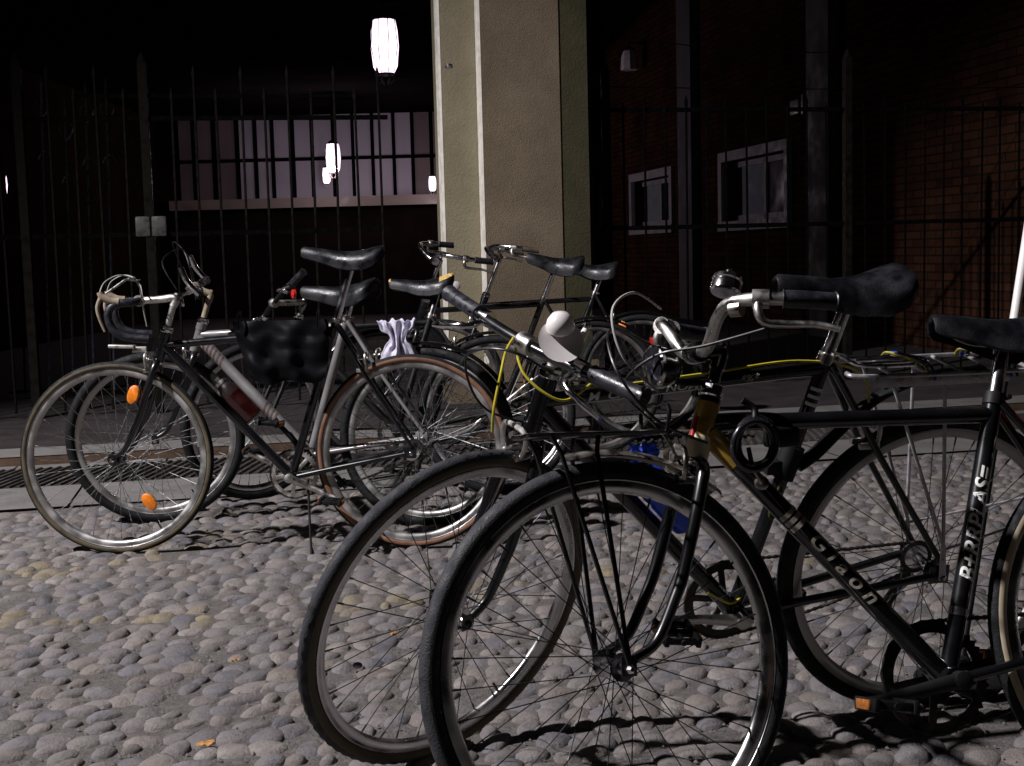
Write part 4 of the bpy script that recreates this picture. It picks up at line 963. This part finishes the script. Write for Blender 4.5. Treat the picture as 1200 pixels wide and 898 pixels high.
# ---- F and G: upright bicycles by the pillar
dutch = [(0, 0, 0), (.02, .05, .02), (.03, .11, .05), (.0, .18, .055), (-.07, .23, .045), (-.13, .245, .035), (-.20, .25, .025)]
common = dict(frame=BLK, springs=True, bar='city', half=dutch, barm=CHR, stemm=CHR, ext=.03, crank=140, ring=.09, crm=CHRD, ringm=DRV, tube=.015)
Fk = make_bike(dict(q=(-.04, 6.45, 184, 2, 22, .63, .45, .285, 68, .06, 68, .55, .37, .53), label='black upright city bicycle in front of the pillar, with black grips left of its edge', saddle_z=.985, stilt=-8, sk=dict(L=.28, wid=.10, fat=1.3), hs=.73,
    wk=dict(tw=.036, rub=RUB, rimm=RIMD, spk=SPK), guards=[('r', 10, 200, BLK), ('f', 20, 170, BLK)], sadm=LEA, **common))
Gk = make_bike(dict(q=(.25, 6.93, 181, -4, 8, .63, .45, .285, 68, .06, 68, .55, .37, .53), z=0, label='farthest black upright city bicycle with its saddle at the right side of the pillar', saddle_z=.94, sfwd=.05, stilt=-4, sk=dict(L=.27, wid=.10, fat=1.3), hs=.74,
    wk=dict(tw=.038, rub=RUB, wall=RUB, rimm=RIMD, spk=SPK), guards=[('r', 60, 170, BLK)], gripm=mat('brown_grip', (.06, .045, .035), .6), **common))
m = M(); lathe(m, [(.022, -.004), (.022, .006), (.012, .009)], Gk['hr'] + V((.10, .05, RW - .06)), (.4, .9, 0), 14); m.build('reflector', AMB, Gk['b'])
m = M(); box(m, Fk['hr'] + V((-.30, 0, .22)), (.02, .06, .05), .006); m.build('rear_lamp', REDR, Fk['b'])

# ================================================================ things on the bicycles
def topthing(name, label, cat, loc, group=None):
    e = empty(name, MX.Translation(loc)); return tag(e, label, cat, group)
# coiled cable lock
c = at(885, 520, 2.22); lk = topthing('cable_lock', 'black coiled cable lock hanging from the top tube of the nearest bicycle', 'lock', c)
m = M(); a_ = V((.95, .30, 0)).normalized(); pts = []
for i in range(24 * 5 + 1):
    t = 2 * pi * i / 24; k = i / 120; pts.append(a_ * (.037 + .004 * sin(k * 9)) * cos(t) + V((0, 0, 1)) * .042 * sin(t) + V((-.3, .95, 0)) * (k - .5) * .05 + a_ * (k - .5) * .03)
tube(m, pts, .0062, 10); m.build('coil', mat('lock_cable', (.015, .015, .018), .25, 0, .2, 30, coat=.5), lk)
m = M(); box(m, a_ * .055 + V((0, .02, .005)), (.06, .03, .035), .006, a_); tube(m, spline([V((0, 0, .042)), V((.0, .01, .06)), V((-.02, .01, .075))], 4), .0062, 10); m.build('lock_body', BLKM, lk)
# bottle on B
dvt = (B['BB'] - (B['o'] + B['ax'] * .439)); bp = B['mw'] @ (B['o'] + B['ax'] * .439 + dvt * .52 + V((-.035, 0, .045))); bd = (B['mw'].to_3x3() @ -dvt).normalized()
bt = topthing('water_bottle', 'blue water bottle on the down tube of the yellow-cabled bicycle', 'bottle', bp)
m = M(); lathe(m, [(.030, -.09), (.035, -.085), (.035, -.01), (.032, 0), (.035, .01), (.034, .055), (.022, .07), (.022, .08)], (0, 0, 0), bd, 24); m.build('body', BLU, bt, sharp=50)
m = M(); lathe(m, [(.024, .08), (.024, .095), (.010, .10), (.010, .115)], (0, 0, 0), bd, 18); m.build('cap', BLKM, bt)
# blue crumpled wrapper caught in A's rack
def crumple(m, c, sx, sy, sz, seed, nu=12, nv=9, amp=.35, xax=V((1, 0, 0)), yax=V((0, 0, 1))):
    vs = []; fs = []; zax = xax.cross(yax)
    for L_ in (0, 1):
        for i in range(nu + 1):
            for j in range(nv + 1):
                u_, v_ = i / nu - .5, j / nv - .5; p = V((u_ * 5 + seed, v_ * 5, seed * 2))
                nz = mn.noise(p) * amp + .5 * amp * mn.noise(p * 2.7); ex = 1 + .25 * mn.noise(p * .8 + V((9, 0, 0)))
                vs.append(c + xax * u_ * sx * ex + yax * v_ * sy * ex + zax * (nz * sz + (L_ - .5) * sz * .5 * (1 - 4 * u_ * u_) * (1 - 4 * v_ * v_)))
    k = (nu + 1) * (nv + 1); w_ = nv + 1
    for L_ in (0, 1):
        for i in range(nu):
            for j in range(nv): a = L_ * k + i * w_ + j; fs.append((a, a + 1, a + w_ + 1, a + w_) if L_ else (a, a + w_, a + w_ + 1, a + 1))
    for i in range(nu): fs += [(i * w_, i * w_ + k, (i + 1) * w_ + k, (i + 1) * w_), (i * w_ + nv, (i + 1) * w_ + nv, (i + 1) * w_ + nv + k, i * w_ + nv + k)]
    for j in range(nv): fs += [(j, j + 1, j + 1 + k, j + k), (nu * w_ + j, nu * w_ + j + k, nu * w_ + j + 1 + k, nu * w_ + j + 1)]
    return m.add(vs, fs)
c = at(755, 531, 2.30); e = topthing('plastic_wrapper', 'bright blue crumpled wrapper caught by the front rack of the nearest bicycle', 'wrapper', c)
m = M(); crumple(m, V((0, 0, 0)), .05, .034, .02, 3.1, amp=.5); m.build('wrapper_sheet', BLU, e, sharp=20)
# black bag slung on C's top tube
c = at(330, 415, 4.45); e = topthing('frame_bag', 'slack black plastic bag hanging on the top tube of the left road bicycle', 'bag', c)
bagm = mat('black_plastic_bag', (.0025, .0028, .004), .5, 0, .1, 4, .08, 25, spec=.12)
m = M(); vs = []; fs = []; nu, nv = 26, 18
topx = [-.19, .19]
for L_ in (0, 1):
    for i in range(nu + 1):
        for j in range(nv + 1):
            u_, v_ = i / nu, j / nv; xx = (-.165 + .33 * u_) * (1 - .22 * v_ ** 1.5) + .02 * v_; dep = .215 * (1 - .10 * abs(u_ * 2 - 1) ** 4 + .04 * sin(u_ * 9))
            fold = .020 * sin(u_ * 17 + 2 * sin(v_ * 3)) * v_ * (1 - v_ * .4) + .016 * mn.noise(V((u_ * 6, v_ * 5, 3)))
            th_ = .022 * (v_ ** .6) * (1 - v_ ** 6) * (1 - abs(2 * u_ - 1) ** 4)
            vs.append(V((xx, fold + (L_ - .5) * 2 * th_ , .115 - dep * v_)))
k = (nu + 1) * (nv + 1); w_ = nv + 1
for L_ in (0, 1):
    for i in range(nu):
        for j in range(nv): a = L_ * k + i * w_ + j; fs.append((a, a + 1, a + w_ + 1, a + w_))
m.add(vs, fs); m.build('bag_body', bagm, e, sharp=80)
m = M()
for x_ in (-.14, .13): tube(m, spline([V((x_, -.02, .09)), V((x_, -.02, .135)), V((x_, .03, .145)), V((x_, .04, .09))], 4), .006, 8, flat=.4)
m.build('strap', bagm, e)
# bottle on C
q0 = Cb['o'] + Cb['ax'] * .432; dvt = Cb['BB'] - q0; bp = Cb['mw'] @ (q0 + dvt * .52 + V((-.03, .0, .042))); bd = (-dvt).normalized(); bd = (Cb['mw'].to_3x3() @ bd).normalized()
bt = topthing('water_bottle', 'dark bottle with red edging on the down tube of the left road bicycle', 'bottle', bp)
m = M(); lathe(m, [(.030, -.08), (.035, -.075), (.035, .05), (.024, .07), (.022, .08)], (0, 0, 0), bd, 24); m.build('body', mat('dark_bottle', (.02, .012, .012), .3), bt, sharp=50)
m = M(); lathe(m, [(.0358, -.076), (.0358, .030)], (0, 0, 0), bd, 24); m.build('red_sleeve', mat('dark_red_sleeve', (.022, .003, .003), .25, 0, .4, 20, coat=.4), bt)
m = M(); lathe(m, [(.0235, .08), (.0235, .092), (.009, .095), (.009, .11)], (0, 0, 0), bd, 18); m.build('cap', ALU, bt)
# white cloth tied over D's rack
c = at(466, 405, 4.85); e = topthing('cloth', 'crumpled whitish cloth tied behind the saddle of the silver bicycle', 'cloth', c)
clm = mat('white_cloth', (.52, .50, .60), .8, 0, .15, 60); m = M(); vs = []; fs = []; nu, nv = 30, 20
for i in range(nu + 1):
    for j in range(nv + 1):
        u_, v_ = i / nu, j / nv; wd = .075 * (1 - .55 * math.exp(-((v_ - .45) / .25) ** 2)) + .015 * mn.noise(V((v_ * 5, 0, 1)))
        vs.append(V(((u_ - .5) * 2 * wd + .01 * v_, .012 * sin(u_ * 24 + v_ * 2) + .03 * (mn.noise(V((u_ * 4, v_ * 4, 5)))), .095 - .20 * v_ * (1 - .25 * abs(2 * u_ - 1)) + .02 * mn.noise(V((u_ * 9, v_ * 3, 2))))))
for i in range(nu):
    for j in range(nv): a = i * (nv + 1) + j; fs.append((a, a + 1, a + nv + 2, a + nv + 1))
m.add(vs, fs); o = m.build('cloth_sheet', clm, e, sharp=80); md = o.modifiers.new('th', 'SOLIDIFY'); md.thickness = .002
# slender white pole, right edge
p1 = at(1190, 365, 3.2); t0 = at(1202, 287, 3.25); d_p = (t0 - p1).normalized(); b0 = p1 - d_p * (p1.z / d_p.z)
e = topthing('pole', 'slender white pole at the right edge behind the nearest saddle', 'pole', b0)
m = M(); tube(m, [d_p * .86, d_p * 2.4], .0115, 14); m.build('shaft', WPL, e); m = M(); tube(m, [V((0, 0, 0)), d_p * .859], .008, 12); m.build('lower_tube', BLKM, e); m = M(); lathe(m, [(.10, 0), (.10, .012), (.03, .03), (.02, .06)], (0, 0, 0), (0, 0, 1), 24); m.build('foot', BLKM, e)

# litter on the stones
lit = mat('dry_leaf', (.42, .20, .05), .7, 0, .3, 60)
for (px, py, lab, s_, mt) in ((240, 873, 'orange scrap of leaf on the cobbles at bottom left', .022, lit), (462, 744, 'small tan leaf scrap on the cobbles inside the second front wheel', .014, lit), (276, 775, 'tiny orange cigarette end on the cobbles left of the second front wheel', .012, lit)):
    p = ground(px, py, .011); e = topthing('leaf_scrap', lab, 'litter', p, 'scraps of litter'); m = M(); crumple(m, V((0, 0, .004)), s_ * 1.6, s_, .006, px * .1, 6, 5, 1, V((1, .2, 0)).normalized(), V((-.2, 1, 0)).normalized()); m.build('leaf_blade', mt, e)
p = ground(419, 782, .008); e = topthing('bottle_cap', 'shiny metal bottle cap on the cobbles inside the second front wheel', 'bottle cap', p); m = M()
lathe(m, [(.013, 0), (.0145, .001), (.012, .006), (.004, .007)], (0, 0, 0), (.1, -.5, 1), 20); m.build('crown', CHR, e)
